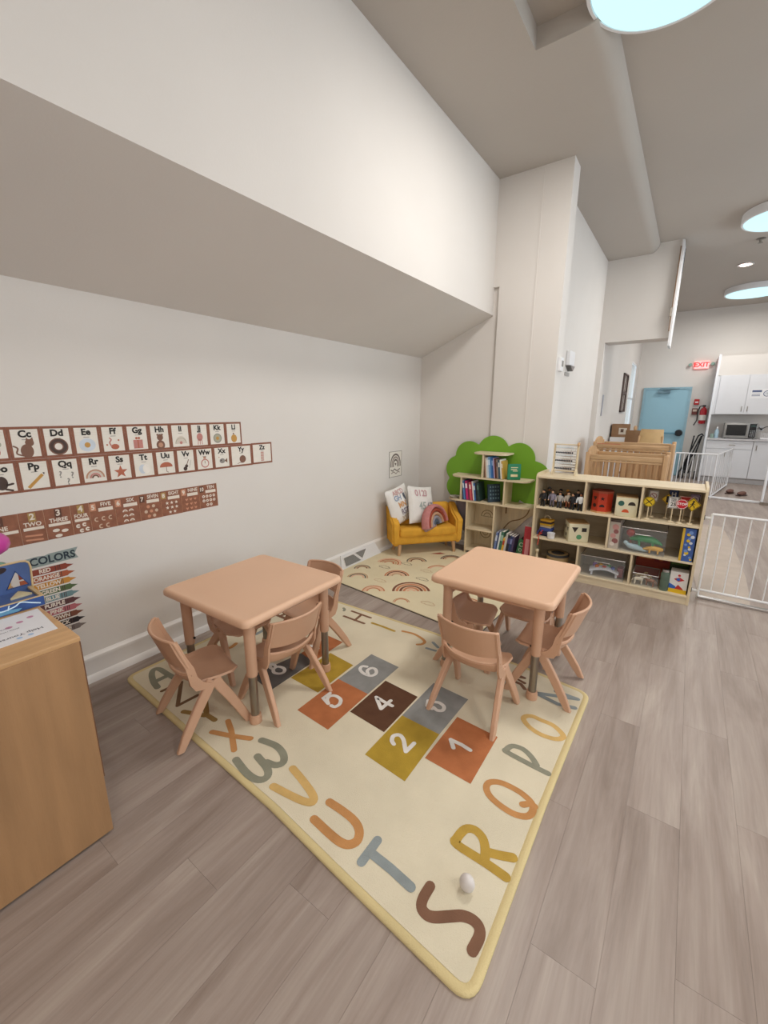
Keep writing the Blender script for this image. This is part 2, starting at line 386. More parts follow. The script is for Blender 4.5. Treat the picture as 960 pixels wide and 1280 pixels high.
def wall_bits():
    t = thing('alarm_strobe', 'white wall alarm with a slanted grey lens beside the tall column', 'alarm', (-1.33, 5.75, 2.13))
    MB().rbox(0, .05, -.12, .12, -.04, .13, .01).build('housing', WHITE, t)
    MB().prism([(-.12, -.04), (.12, -.04), (.02, -.10)], .0, .06, 'x').build('lens', mat('grey_lens', '#6d6c6a', .3), t)
    MB().box(0, .012, -.13, .07, -.155, -.115).build('label_strip', flat('#a9a6a2'), t)
    t = thing('thermostat', 'small white thermostat on the column edge below the alarm', 'thermostat', (-1.14, 4.58, 2.0))
    MB().rbox(0, .03, -.05, .05, -.065, .065, .006).build('housing', WHITE, t)
    MB().box(.03, .033, -.03, .03, -.02, .035).build('display', flat('#8f8b86'), t)
    t = thing('door_closer_bar', 'thin grey vertical bar handle on the passage wall left of the metal frame', 'bar', (-1.25, 8.0, 1.65))
    MB().rbox(0, .012, -.035, .035, -.17, .17, .004).build('plate', flat('#a8a8b0'), t)
    # framed rack on the wall
    t = thing('wall_frame', 'dark metal frame with inner bars hanging left of the narrow window', 'wall frame', (-1.25, 10.45, 1.93))
    o = MB()
    for a, c, d, e in ((-.33, .33, .36, .385), (-.33, .33, -.385, -.36), (-.33, -.305, -.385, .385), (.305, .33, -.385, .385)): o.box(.0, .03, a, c, d, e)
    o.build('frame', mat('dark_bronze', '#5c4d48', .5), t)
    for y in (-.17, 0, .17): MB().box(.008, .02, y-.008, y+.008, -.36, .36).build('bar', flat('#6b5b55'), t)
    MB().box(.006, .026, -.3, .3, -.03, .03).build('bar', flat('#5c4d48'), t)
    # exit sign
    t = thing('exit_sign', 'lit red EXIT sign with two emergency lamp heads above the blue door', 'exit sign', (.0, 12.79, 2.62))
    MB().rbox(-.13, .15, -.05, 0, -.085, .085, .008).build('housing', mat('exit_face', '#e8dede', .5, emit=('#ff5a5a', .9)), t)
    o = MB(); put_text(o, 'EXIT', .14, FRONT(.01, -.052, 0), bold=.03); o.build('lettering', mat('exit_red', '#ff2020', .5, emit=('#ff1c1c', 3)), t)
    for sx in (-.2, .22): MB().lathe([(.03, 0), (.04, .03), (.035, .05), (.001, .05)], 14, T=TR(sx, -.03, .01, PI/2)).build('lamp_head', flat('#8ba79b'), t, smooth=40)
    MB().box(-.24, .26, -.02, 0, -.01, .015).build('arm', WHITE, t)
    t = thing('fire_alarm_pull', 'small red fire alarm pull station on the wall right of the blue door', 'fire alarm', (.04, 12.79, 1.78))
    MB().rbox(-.05, .05, -.05, 0, -.065, .065, .008).build('housing', flat('#b52a2a'), t); MB().box(-.03, .03, -.055, -.05, -.02, .01).build('handle', WHITE, t)
    t = thing('keypad', 'dark red keypad box directly below the fire alarm pull', 'keypad', (.03, 12.79, 1.56))
    MB().rbox(-.055, .055, -.04, 0, -.075, .075, .008).build('housing', flat('#6e3a36'), t); MB().box(-.04, .04, -.043, -.04, .0, .05).build('display', flat('#c9b7a8'), t)
    t = thing('fire_extinguisher', 'red fire extinguisher with white label hanging beside the kitchen panel', 'fire extinguisher', (.2, 12.72, 1.28))
    MB().lathe([(.06, 0), (.068, .02), (.068, .30), (.05, .35), (.02, .37), (.02, .39)], 20).build('cylinder', mat('extinguisher_red', '#b3202a', .3), t, smooth=40)
    MB().lathe([(.0695, .08), (.0695, .2)], 20).build('label', PAPER, t, smooth=40)
    MB().rbox(-.03, .03, -.03, .03, .39, .43, .006).build('valve', DARK, t)
    MB().tube([(0, 0, .42), (-.08, -.02, .40), (-.11, -.02, .28), (-.1, -.02, .08), (-.15, -.03, -.04)], .012).build('hose', BLACK, t, smooth=60)
wall_bits()

def door():
    t = MB(); x0, x1, z1 = -1.03, -.14, 2.08
    t.box(x0-.05, x0, -.06, 0, 0, z1+.05); t.box(x1, x1+.05, -.06, 0, 0, z1+.05); t.box(x0, x1, -.06, 0, z1, z1+.05)
    d = struct(t.build('door_1', mat('door_frame_blue', '#8fb0be', .45), loc=(0, 12.8, 0)))
    MB().box(x0, x1, -.045, -.005, .01, z1).build('door_leaf', mat('door_blue', '#90b6c5', .4, .02, 2), d)
    o = MB(); o.rbox(x0+.05, x1-.03, -.12, -.085, 1.02, 1.06, .008); o.rbox(x1-.13, x1-.05, -.1, -.045, 1.0, 1.08, .01); o.rbox(x0+.05, x0+.1, -.1, -.045, 1.01, 1.07, .008)
    o.build('push_bar', mat('push_bar_blue', '#5d8ba0', .35), d)
    MB().lathe([(.075, 0), (.08, .02), (.06, .06), (.001, .065)], 20, T=TR(x1-.08, -.08, 1.05, PI/2)).build('lock', BLACK, d, smooth=40)
    o = MB(); o.rbox(x0+.25, x0+.52, -.13, -.06, z1-.09, z1-.02, .01); o.tube([(x0+.38, -.12, z1-.02), (x0+.7, -.25, z1-.0), (x0+.3, -.14, z1+.02)], .012)
    o.build('door_closer', mat('closer_grey', '#6e8894', .4), d)
door()

def grille():
    t = thing('baseboard_heater_cover', 'white air vent cover with triangular openings set in the left baseboard', 'vent', (-2.655, 2.98, .004))
    W = .66
    o = MB(); o.prism([(0, 0), (.03, 0), (.03, .012), (.012, .15), (0, .155)], 0, 1, 'y'); 
    p = MB(); p.add([(.0, 0, 0), (.034, 0, 0), (.012, 0, .15), (0, 0, .15), (0, W, 0), (.034, W, 0), (.012, W-.10, .15), (0, W-.10, .15)], [(0, 1, 2, 3), (1, 5, 6, 2), (3, 2, 6, 7), (4, 7, 6, 5)])
    p.build('cover', WHITE, t)
    def on(y, z): return (.034-.022*z/.15+.0012, y, z)
    def pane(pts, m, name):
        MB().add([on(*q) for q in pts] + [(on(*q)[0]-.004, q[0], q[1]) for q in pts], [tuple(range(len(pts))), tuple(range(2*len(pts)-1, len(pts)-1, -1))]).build(name, m, t)
    mesh = mat('vent_mesh', '#8b8a88', .6, .25, 300)
    pane([(.06, .025), (.30, .025), (.19, .115), (.04, .115)], mesh, 'mesh_opening')
    pane([(.22, .122), (.33, .035), (.40, .122)], mesh, 'mesh_opening')
    o = MB()
    for a, b in (((.21, .12), (.32, .03)), ((.32, .03), (.41, .125)), ((.03, .12), (.055, .02)), ((.055, .02), (.32, .02)), ((.03, .12), (.2, .12))):
        A, B = Vector(on(*a)), Vector(on(*b)); o.tube([A, B], .004, 6)
    o.build('ribs', TRIM, t)
grille()
# ================================================================== RUGS
CR = {'sage': '#908f7e', 'brown': '#7c6048', 'gold': '#9c7d4c', 'tan': '#c48f5c', 'sand': '#d4b071', 'slate': '#939b9c', 'cocoa': '#83614e', 'mustard': '#bd9b4a',
      'orange': '#b96a37', 'charcoal': '#6b6b6a'}
SQCOL = {'orange': '#b5714a', 'mustard': '#b0923a', 'slate': '#8f8f8d', 'cocoa': '#614434', 'charcoal': '#6a6765'}
LET = [
    ('A', 'sage', [[(-2.272, 0.973), (-2.347, 0.987), (-2.426, 1.017), (-2.462, 1.048), (-2.439, 1.069), (-2.36, 1.072), (-2.27, 1.076)], [(-2.337, 0.999), (-2.335, 1.055)]]),
    ('Z', 'brown', [[(-2.22, 0.971), (-2.209, 1.078)], [(-2.209, 1.078), (-2.031, 0.957)], [(-2.031, 0.957), (-2.023, 1.066)]]),
    ('Y', 'gold', [[(-1.963, 0.95), (-1.843, 1.0)], [(-1.962, 1.075), (-1.842, 1.007), (-1.773, 1.009)]]),
    ('X', 'tan', [[(-1.714, 1.045), (-1.64, 1.013), (-1.524, 0.946)], [(-1.711, 0.953), (-1.614, 0.991), (-1.521, 1.036)]]),
    ('W', 'sage', [[(-1.47, 0.917), (-1.377, 0.9), (-1.316, 0.901), (-1.285, 0.92), (-1.287, 0.948), (-1.324, 0.97), (-1.407, 0.986)], [(-1.346, 0.988), (-1.3, 1.001), (-1.285, 1.032), (-1.322, 1.064), (-1.389, 1.077), (-1.47, 1.06)]]),
    ('V', 'sand', [[(-1.223, 0.922), (-1.13, 0.935), (-1.066, 0.948), (-1.036, 0.965), (-1.055, 0.988), (-1.132, 1.012), (-1.225, 1.033)]]),
    ('U', 'tan', [[(-0.979, 0.916), (-0.884, 0.908), (-0.835, 0.908), (-0.805, 0.919), (-0.79, 0.948), (-0.808, 0.982), (-0.849, 1.002), (-0.914, 1.007), (-0.98, 1.005)]]),
    ('T', 'slate', [[(-0.73, 0.992), (-0.73, 0.898)], [(-0.727, 0.942), (-0.634, 0.939), (-0.547, 0.93)]]),
    ('S', 'cocoa', [[(-0.496, 0.97), (-0.497, 0.926), (-0.488, 0.9), (-0.465, 0.892), (-0.44, 0.901), (-0.401, 0.932), (-0.372, 0.954), (-0.342, 0.963), (-0.318, 0.957), (-0.307, 0.935), (-0.31, 0.891)]]),
    ('R', 'mustard', [[(-0.301, 1.144), (-0.375, 1.148), (-0.486, 1.149), (-0.495, 1.169), (-0.485, 1.22), (-0.455, 1.238), (-0.42, 1.227), (-0.397, 1.198), (-0.383, 1.164)], [(-0.387, 1.186), (-0.346, 1.201), (-0.303, 1.221)]]),
    ('Q', 'tan', [[(-0.422, 1.502), (-0.364, 1.499), (-0.317, 1.48), (-0.3, 1.447), (-0.309, 1.411), (-0.349, 1.39), (-0.403, 1.391), (-0.459, 1.407), (-0.489, 1.435), (-0.491, 1.468), (-0.463, 1.493), (-0.422, 1.502)], [(-0.341, 1.449), (-0.32, 1.469), (-0.3, 1.469)]]),
    ('P', 'sage', [[(-0.299, 1.664), (-0.358, 1.666), (-0.484, 1.676), (-0.493, 1.69), (-0.478, 1.727), (-0.433, 1.737), (-0.388, 1.715), (-0.353, 1.681)]]),
    ('O', 'sand', [[(-0.416, 1.982), (-0.358, 1.98), (-0.306, 1.946), (-0.299, 1.918), (-0.327, 1.89), (-0.388, 1.88), (-0.451, 1.898), (-0.492, 1.935), (-0.489, 1.965), (-0.46, 1.985), (-0.416, 1.982)]]),
    ('N', 'slate', [[(-0.412, 2.265), (-0.301, 2.265)], [(-0.301, 2.265), (-0.493, 2.189)], [(-0.49, 2.181), (-0.377, 2.16), (-0.298, 2.18)]]),
    ('M', 'cocoa', [[(-0.661, 2.289), (-0.598, 2.284)], [(-0.598, 2.284), (-0.65, 2.257), (-0.583, 2.236)], [(-0.636, 2.217), (-0.595, 2.213), (-0.564, 2.183)]]),
    ('H', 'cocoa', [[(-1.977, 2.35), (-1.791, 2.348)], [(-1.974, 2.25), (-1.778, 2.249)], [(-1.879, 2.345), (-1.864, 2.245)]]),
    ('I', 'mustard', [[(-1.732, 2.29), (-1.638, 2.293), (-1.533, 2.288)]]),
    ('J', 'tan', [[(-1.483, 2.322), (-1.402, 2.336), (-1.325, 2.318), (-1.282, 2.29), (-1.282, 2.253), (-1.305, 2.23)]]),
    ('K', 'slate', [[(-1.231, 2.228), (-1.169, 2.234)], [(-1.231, 2.315), (-1.174, 2.28)]]),
    ('G', 'sage', [[(-2.065, 2.352), (-2.043, 2.339), (-2.033, 2.318)]])]
NUM = {'1': [[(-0.733, 1.592), (-0.675, 1.593), (-0.63, 1.586)], [(-0.733, 1.592), (-0.7, 1.553)]], '2': [[(-0.94, 1.409), (-0.961, 1.423), (-0.97, 1.452), (-0.949, 1.473), (-0.918, 1.459), (-0.887, 1.424), (-0.869, 1.404)], [(-0.869, 1.404), (-0.864, 1.469)]], '3': [[(-0.961, 1.775), (-0.945, 1.734), (-0.912, 1.729)], [(-0.925, 1.786), (-0.902, 1.794), (-0.869, 1.782), (-0.861, 1.751), (-0.884, 1.735), (-0.911, 1.744)]], '4': [[(-1.097, 1.625), (-1.147, 1.626), (-1.202, 1.632), (-1.2, 1.626), (-1.132, 1.571)], [(-1.132, 1.571), (-1.127, 1.655)]], '5': [[(-1.439, 1.508), (-1.442, 1.455), (-1.387, 1.438)], [(-1.387, 1.438), (-1.415, 1.459), (-1.422, 1.49), (-1.396, 1.509), (-1.355, 1.502), (-1.335, 1.469), (-1.342, 1.44), (-1.364, 1.436)]], '6': [[(-1.426, 1.828), (-1.452, 1.814), (-1.443, 1.783), (-1.408, 1.764), (-1.371, 1.762), (-1.345, 1.774), (-1.339, 1.807), (-1.366, 1.838), (-1.394, 1.833), (-1.398, 1.797), (-1.365, 1.766)]], '8': [[(-1.827, 1.517), (-1.799, 1.493), (-1.809, 1.465), (-1.843, 1.454), (-1.874, 1.476), (-1.87, 1.509), (-1.827, 1.517)], [(-1.874, 1.476), (-1.898, 1.473), (-1.925, 1.491), (-1.913, 1.508), (-1.882, 1.5)]], '7': [[(-1.878, 1.798), (-1.815, 1.8)], [(-1.815, 1.8), (-1.873, 1.848)]]}
SQ = [('orange', [(-0.777, 1.753), (-0.556, 1.741), (-0.552, 1.417), (-0.779, 1.424)]), ('mustard', [(-1.015, 1.596), (-0.794, 1.591), (-0.786, 1.265), (-1.014, 1.281)]), ('slate', [(-1.013, 1.928), (-0.788, 1.912), (-0.794, 1.591), (-1.015, 1.596)]), ('cocoa', [(-1.252, 1.783), (-1.024, 1.769), (-1.023, 1.445), (-1.253, 1.46)]), ('slate', [(-1.487, 1.956), (-1.263, 1.94), (-1.263, 1.627), (-1.488, 1.634)]), ('orange', [(-1.488, 1.634), (-1.263, 1.627), (-1.258, 1.296), (-1.487, 1.307)]), ('mustard', [(-1.712, 1.811), (-1.504, 1.792), (-1.498, 1.473), (-1.725, 1.478)]), ('charcoal', [(-1.866, 1.696), (-1.732, 1.678), (-1.728, 1.323), (-1.931, 1.356)]), ('orange', [(-1.872, 1.963), (-1.733, 1.958), (-1.732, 1.678), (-1.866, 1.696)])]
def rounded(pts, rad, n=6):
    out = []; N = len(pts)
    for i in range(N):
        p = Vector(pts[i]); a = Vector(pts[i-1]); b = Vector(pts[(i+1) % N])
        u = (a-p).normalized(); v = (b-p).normalized(); p0 = p+u*rad; p1 = p+v*rad
        for k in range(n+1):
            t = k/n; out.append(tuple((1-t)**2*p0 + 2*t*(1-t)*p + t*t*p1))
    return out
def inset(pts, d):
    N = len(pts); out = []
    for i in range(N):
        a = Vector(pts[i-1]); b = Vector(pts[(i+1) % N]); t = (b-a).normalized(); n = Vector((-t.y, t.x)); out.append(tuple(Vector(pts[i])+n*d))
    return out
RUG = mat('rug_cream', '#ddd3bb', .95, .05, 3.5, .35, 260, spec=.1)
RUGE = mat('rug_edge_yellow', '#d6c494', .9, .04, 5, .35, 260, spec=.1)
def alphabet_rug():
    t = thing('alphabet_rug', 'large cream rug with letters round its border and a number hopscotch, under both tables', 'rug', (-1.4, 1.6, 0))
    T = Matrix.Translation((1.4, -1.6, 0))
    base = [(-2.53, .905), (-1.72, .872), (-1.15, .848), (-.74, .812), (-.258, .775), (-.262, 1.5), (-.25, 2.36), (-.62, 2.405), (-1.28, 2.445), (-1.95, 2.43), (-2.53, 2.42)]
    outl = []; N = len(base)
    for i, p in enumerate(base):
        if i in (0, 4, 6, 10):
            P = Vector(p); u = (Vector(base[i-1])-P).normalized(); v = (Vector(base[(i+1) % N])-P).normalized()
            for k in range(7): q = k/6; outl.append(tuple((1-q)**2*(P+u*.07) + 2*q*(1-q)*P + q*q*(P+v*.07)))
        else: outl.append(p)
    inn = inset(outl, .028)
    MB().prism(inn, .001, .0115, 'z', T=T).build('pile', RUG, t)
    # raised binding round the edge
    o = MB(); N = len(outl); mid = inset(outl, .014); vs = []; fs = []
    for ring, z in ((outl, .001), (outl, .008), (inset(outl, .005), .012), (mid, .0135), (inset(outl, .023), .012), (inset(outl, .029), .0095)): vs += [(p[0], p[1], z) for p in ring]
    for k in range(5):
        for i in range(N): j = (i+1) % N; fs.append((k*N+i, k*N+j, (k+1)*N+j, (k+1)*N+i))
    o.add(vs, fs, T=T); o.build('edge_binding', RUGE, t, smooth=60)
    for c, pts in SQ: o = MB(); poly(o, pts, 0, T, .0122); o.build('hopscotch_square', flat_rug(SQCOL[c]), t)
    for n, ss in NUM.items():
        o = MB()
        for k, s_ in enumerate(ss): ribbon(o, s_, .021, T, z=.013+.0003*k)
        o.build('number', flat_rug('#e3dfda'), t)
    for n, c, ss in LET + HID:
        o = MB(); wd = .034 if n in 'TUVWSRA' else (.022 if n in 'HIJKMZG' else .028)
        for k, s_ in enumerate(ss): ribbon(o, s_, wd, T, z=.0123+.0002*k)
        o.build('letter', flat_rug(CR[c]), t)
def flat_rug(h): return mat('pile_'+h.lstrip('#'), h, .95, .08, 14, .3, 260, spec=.1)
HID = [('B', 'mustard', [[(-2.45, 1.2), (-2.3, 1.2)], [(-2.45, 1.2), (-2.45, 1.26), (-2.38, 1.27), (-2.38, 1.2)], [(-2.38, 1.2), (-2.38, 1.28), (-2.3, 1.28), (-2.3, 1.2)]]),
       ('C', 'tan', [[(-2.43, 1.52), (-2.45, 1.46), (-2.38, 1.42), (-2.3, 1.46), (-2.31, 1.52)]]),
       ('D', 'slate', [[(-2.45, 1.68), (-2.3, 1.68)], [(-2.45, 1.68), (-2.43, 1.76), (-2.37, 1.79), (-2.31, 1.76), (-2.3, 1.68)]]),
       ('E', 'cocoa', [[(-2.45, 1.96), (-2.3, 1.96)], [(-2.45, 1.96), (-2.45, 2.04)], [(-2.37, 1.96), (-2.37, 2.03)], [(-2.3, 1.96), (-2.3, 2.04)]]),
       ('F', 'sage', [[(-2.3, 2.2), (-2.3, 2.35)], [(-2.3, 2.35), (-2.22, 2.35)], [(-2.3, 2.28), (-2.23, 2.28)]]),
       ('L', 'tan', [[(-.98, 2.36), (-.98, 2.24), (-.9, 2.24)]])]
alphabet_rug()

def arch_print(o, x, y, s, cols, rz=0, k=0):
    for i, c in enumerate(cols): arc(o, 0, 0, s*1.12*(1-i*.2), s*.16, 0, 180, c, TR(x, y-.3*s, 0, rz=rz), z=.0112+.0001*k, sy=1.22)
def cloud_print(o, x, y, s, m, k=0):
    pts = []
    for cx, cy, r, a0, a1 in ((-.5, 0, .35, 110, 290), (0, -.1, .35, 210, 330), (.5, 0, .35, -110, 80), (.25, .3, .3, -10, 120), (-.2, .35, .32, 60, 190)):
        for q in range(5): a = math.radians(a0+(a1-a0)*q/4); pts.append((x+s*(cx+r*math.cos(a)), y+s*.7*(cy+r*math.sin(a))))
    pts.append(pts[0]); ribbon(o, pts, .005, m=m, z=.0114+.0001*k, caps=False)
def rainbow_mat():
    t = thing('rainbow_play_mat', 'cream foam play mat printed with brown rainbows and clouds, in the corner under the sofa', 'play mat')
    outl = rounded([(-2.63, 2.76), (-1.03, 2.57), (-.98, 3.95), (-2.50, 4.42), (-2.63, 4.2)], .02, 3)
    MB().prism(outl, .001, .010, 'z').build('foam_slab', [mat('mat_cream', '#dccfae', .7, .03, 4, .1, 200)], t)
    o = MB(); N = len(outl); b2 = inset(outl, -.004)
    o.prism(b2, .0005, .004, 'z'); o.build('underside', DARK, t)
    cols = ['#7d4a36', '#c88460', '#e2b294', '#c6a27e', '#f0e6d8', '#6f665c', '#a65a45']; ms = [mat('print_'+c.lstrip('#'), c, .7, .02) for c in cols]
    o = MB()
    data = [(-1.80, 2.99, .14, (0, 1, 0, 1, 2)), (-2.10, 3.20, .10, (1, 0, 2, 3)), (-2.38, 2.94, .085, (3, 5, 2)), (-2.49, 3.15, .07, (5, 3, 0)), (-2.36, 3.44, .11, (2, 1, 3, 1)),
            (-2.15, 3.65, .09, (5, 3, 0)), (-2.07, 2.78, .085, (1, 2, 1)), (-1.75, 2.73, .06, (3, 1)), (-1.88, 3.92, .1, (5, 0, 3)), (-1.28, 3.02, .10, (1, 2, 1)), (-1.86, 3.57, .09, (1, 2)),
            (-1.45, 3.3, .13, (0, 1, 2, 3)), (-1.2, 3.6, .09, (5, 3, 0)), (-1.6, 3.75, .09, (1, 2, 0))]
    for k, (x, y, s_, cc) in enumerate(data): o = MB(); arch_print(o, x, y, s_, cc, rz=.56+(.06, .05, -.12, .1, -.35, .1)[k % 6], k=k % 3); o.build('printed_rainbow', ms, t)
    for k, (x, y) in enumerate(((-2.16, 2.98), (-1.86, 3.24), (-1.56, 2.82), (-2.33, 3.29), (-1.93, 3.44), (-2.2, 3.5), (-1.3, 3.4), (-1.7, 3.45))): o = MB(); cloud_print(o, x, y, .075, (3, 5)[k % 2], k % 3); o.build('printed_cloud', ms, t)
    o = MB(); poly(o, [(-2.16, 3.93), (-2.09, 4.03), (-2.02, 4.02), (-2.08, 3.96)], 6, z=.0116)
    o.build('printed_leaf', ms, t)
rainbow_mat()
def egg():
    MBo = MB().ball((0, 0, .03), .026, 20, 14, sc=(1, .85, 1.15), T=TR(-.392, 1.03, .0125))
    tag(MBo.build('toy_egg', mat('egg_white', '#d8d2cf', .35, .02), smooth=180), 'small white toy egg lying on the rug between the letters S and R', 'toy egg')
egg()

# ================================================================== TABLES AND CHAIRS
def play_table(x, y, rz, label):
    t = thing('play_table', label, 'table', (x, y, .0125), rz, 'peach children tables')
    H = .606; h = .350
    o = MB(); ring0 = rounded([(-h, -h), (h, -h), (h, h), (-h, h)], .045, 7); N = len(ring0); vs = []; fs = []
    prof = [(.10, H-.036), (.02, H-.040), (.006, H-.040), (.0, H-.034), (0, H-.016), (.004, H-.006), (.012, H-.0008), (.020, H), (.026, H-.0008), (.034, H-.002), (.1, H-.002)]
    for d, z in prof: vs += [(p[0]*(1-d/h), p[1]*(1-d/h), z) for p in ring0]
    for k in range(len(prof)-1):
        for i in range(N): j = (i+1) % N; fs.append((k*N+i, k*N+j, (k+1)*N+j, (k+1)*N+i))
    fs += [tuple(range(N-1, -1, -1)), tuple((len(prof)-1)*N+i for i in range(N))]
    o.add(vs, fs); o.build('tabletop', PLAT, t, smooth=50)
    # shallow ridge and apron under the top
    o = MB(); g = .265
    for a, b, c, d in ((-g, g, -g-.012, -g+.012), (-g, g, g-.012, g+.012), (-g-.012, -g+.012, -g, g), (g-.012, g+.012, -g, g)): o.box(a, b, c, d, H-.085, H-.038)
    o.build('apron', PLA, t)
    for sx in (-1, 1):
        for sy in (-1, 1):
            L = MB().lathe([(.0275, H-.04), (.028, H-.10), (.0262, .272), (.0255, .265), (.022, .265)], 20, T=TR(sx*g, sy*g, 0)).build('leg', PLA, t, smooth=40)
            MB().lathe([(.021, .28), (.021, .03)], 18, T=TR(sx*g, sy*g, 0)).build('steel_tube', STEEL, L, smooth=60)
            MB().lathe([(.021, .045), (.028, .043), (.031, .02), (.030, 0), (.001, 0)], 18, T=TR(sx*g, sy*g, 0)).build('foot_cap', PLA, L, smooth=40)
            MB().ball((sx*g-sx*.027, sy*g+.012, .30), .007, 8, 5, sc=(1.6, 1, 1)).build('lock_pin', BLACK, L)
    return t
play_table(-1.868, 1.385, math.radians(1.5), 'peach square play table by the left wall, with adjustable steel legs')
play_table(-.778, 2.393, math.radians(.5), 'peach square play table in front of the toy shelf, with adjustable steel legs')

def play_chair(first=[None]):
    t = thing('play_chair', '', 'chair')
    SZ = .285
    # seat: one moulded shell from the front lip up to the lower back
    def seatpt(u, v):
        s = v*2-1
        yy = .155 - min(u, .70)/.70*.205
        wv = .150 if u < .35 else .150-.016*min(1, (u-.35)/.3)
        if u < .14: wv = .110+.040*(u/.14)**.7
        z = SZ-.008*math.sin(PI*min(1, u*1.3))*(1-s*s)
        if u < .1: z -= .012*(1-u/.1)**2
        if u > .60:
            k = (u-.60)/.40; z += .060*k**1.7*(1-.08*(1-s*s)); wv += .020*k
            if u > .70: yy -= .018*((u-.70)/.30)**.8
        bow = -.050*(1-s*s)*max(0, u-.4)/.6
        z += .010*abs(s)**5
        return (s*wv, yy+bow, z)
    MB().sheet(seatpt, 26, 16, .011).build('seat', PLA, t, smooth=60)
    N = 24; rim = [tuple(Vector(seatpt(1, k/N))+Vector((0, -.002, -.001))) for k in range(N+1)]
    MB().tube(rim, .0065, 8).build('seat_rim', PLA, t, smooth=60)
    # backrest: tall curved panel bowed backwards with a thick rim; a slot stays open below it
    def bp(u, v, off=0):
        s = v*2-1; low = .392-.006*(1-s*s); hi = .540-.004*s*s
        z = low+u*(hi-low)
        y = -.078-.34*(z-.375)-.052*(1-s*s)
        return (s*(.152+.005*u), y+off, z)
    B = MB(); B.sheet(lambda u, v: bp(u, v), 12, 18, .008)
    top = [bp(1, k/N, -.002) for k in range(N+1)]; bot = [bp(0, k/N, -.002) for k in range(N+1)]
    sl = [bp(k/6, 0, -.002) for k in range(7)]; sr = [bp(k/6, 1, -.002) for k in range(7)]
    B.tube(sl[:-1]+top+sr[::-1][1:], .0075, 8); B.tube(bot, .006, 8)
    B.build('backrest', PLA, t, smooth=60)
    # side uprights: flat strips running from the seat edge up the sides of the back
    for sx in (-1, 1):
        pr = [(.01, .272), (-.03, .254), (-.065, .262), (-.085, .30), (-.098, .39), (-.128, .47), (-.150, .538), (-.118, .536), (-.090, .45), (-.062, .385), (-.050, .33), (-.028, .295)]
        MB().prism(pr, sx*.152-.0055, sx*.152+.0055, 'x').build('back_support', PLA, t)
    # legs: flat tapering planks meeting in an inverted V at each side
    for sx in (-1, 1):
        for sy in (-1, 1):
            L = MB(); vs = []
            A = Vector((sx*.138, .022, SZ-.004)); F = Vector((sx*.178, sy*.165+.0, .004))
            n = 6
            for i in range(n+1):
                q = i/n; c = A.lerp(F, q); c.z += .010*math.sin(PI*q)*1.2; wid = .025*(1-q)+.020*q; th = .0135*(1-q)+.0115*q
                d = (F-A).normalized(); side = Vector((0, 1, 0)).cross(Vector((sx, 0, 0))); tdir = Vector((1, 0, 0)); wdir = d.cross(tdir).normalized()
                if i == 0: c.y += sy*.008
                for a, b in ((-1, -1), (1, -1), (1, 1), (-1, 1)):
                    p = c + wdir*wid*a + tdir*th*b
                    if i == n: p.z = .0 if True else p.z
                    vs.append(tuple(p))
            fs = [(i*4+k, i*4+(k+1) % 4, i*4+4+(k+1) % 4, i*4+4+k) for i in range(n) for k in range(4)] + [(3, 2, 1, 0), (n*4, n*4+1, n*4+2, n*4+3)]
            L.add(vs, fs)
            bm = bmesh.new(); vv = [bm.verts.new(v) for v in L.v]; [bm.faces.new([vv[i] for i in f]) for f in L.f]; bmesh.ops.recalc_face_normals(bm, faces=bm.faces[:])
            es = [e for e in bm.edges if len(e.link_faces) == 2 and e.calc_face_angle() > .7 and not (e.verts[0].co.z < .001 and e.verts[1].co.z < .001)]
            bmesh.ops.bevel(bm, geom=es, offset=.004, segments=1, affect='EDGES'); bm.verts.index_update()
            L = MB(); L.add([tuple(v.co) for v in bm.verts], [tuple(q.index for q in f.verts) for f in bm.faces]); bm.free()
            L.build('leg', PLA, t)
    return t
ch = play_chair()
CHAIRS = [(-1.848, .995, -13, 'peach chair nearest the wooden cabinet, its rear foot on the rug edge'),
          (-1.635, 1.36, 86, 'peach chair on the room side of the wall-side table, on squares 5 and 8'),
          (-2.10, 1.42, -92, 'peach chair between the wall-side table and the left wall, mostly under the top'),
          (-1.86, 1.80, 176, 'peach chair at the far end of the wall-side table, beside letter H'),
          (-.745, 1.885, -2, 'peach chair with its back to the camera, a foot on the rug number 3'),
          (-.49, 2.308, 91, 'peach chair right of the toy shelf table, a rear foot off the rug'),
          (-.99, 2.352, -80, 'peach chair left of the toy shelf table, its seat under the top'),
          (-.70, 2.62, 179, 'peach chair beyond the toy shelf table, facing the camera')]
for k, (x, y, a, lab) in enumerate(CHAIRS):
    z = .0125
    c = ch if k == 0 else dup(ch)
    c.location = (x, y, z); c.rotation_euler = (0, 0, math.radians(a)); c['label'] = lab; c['group'] = 'peach children chairs round the two tables'

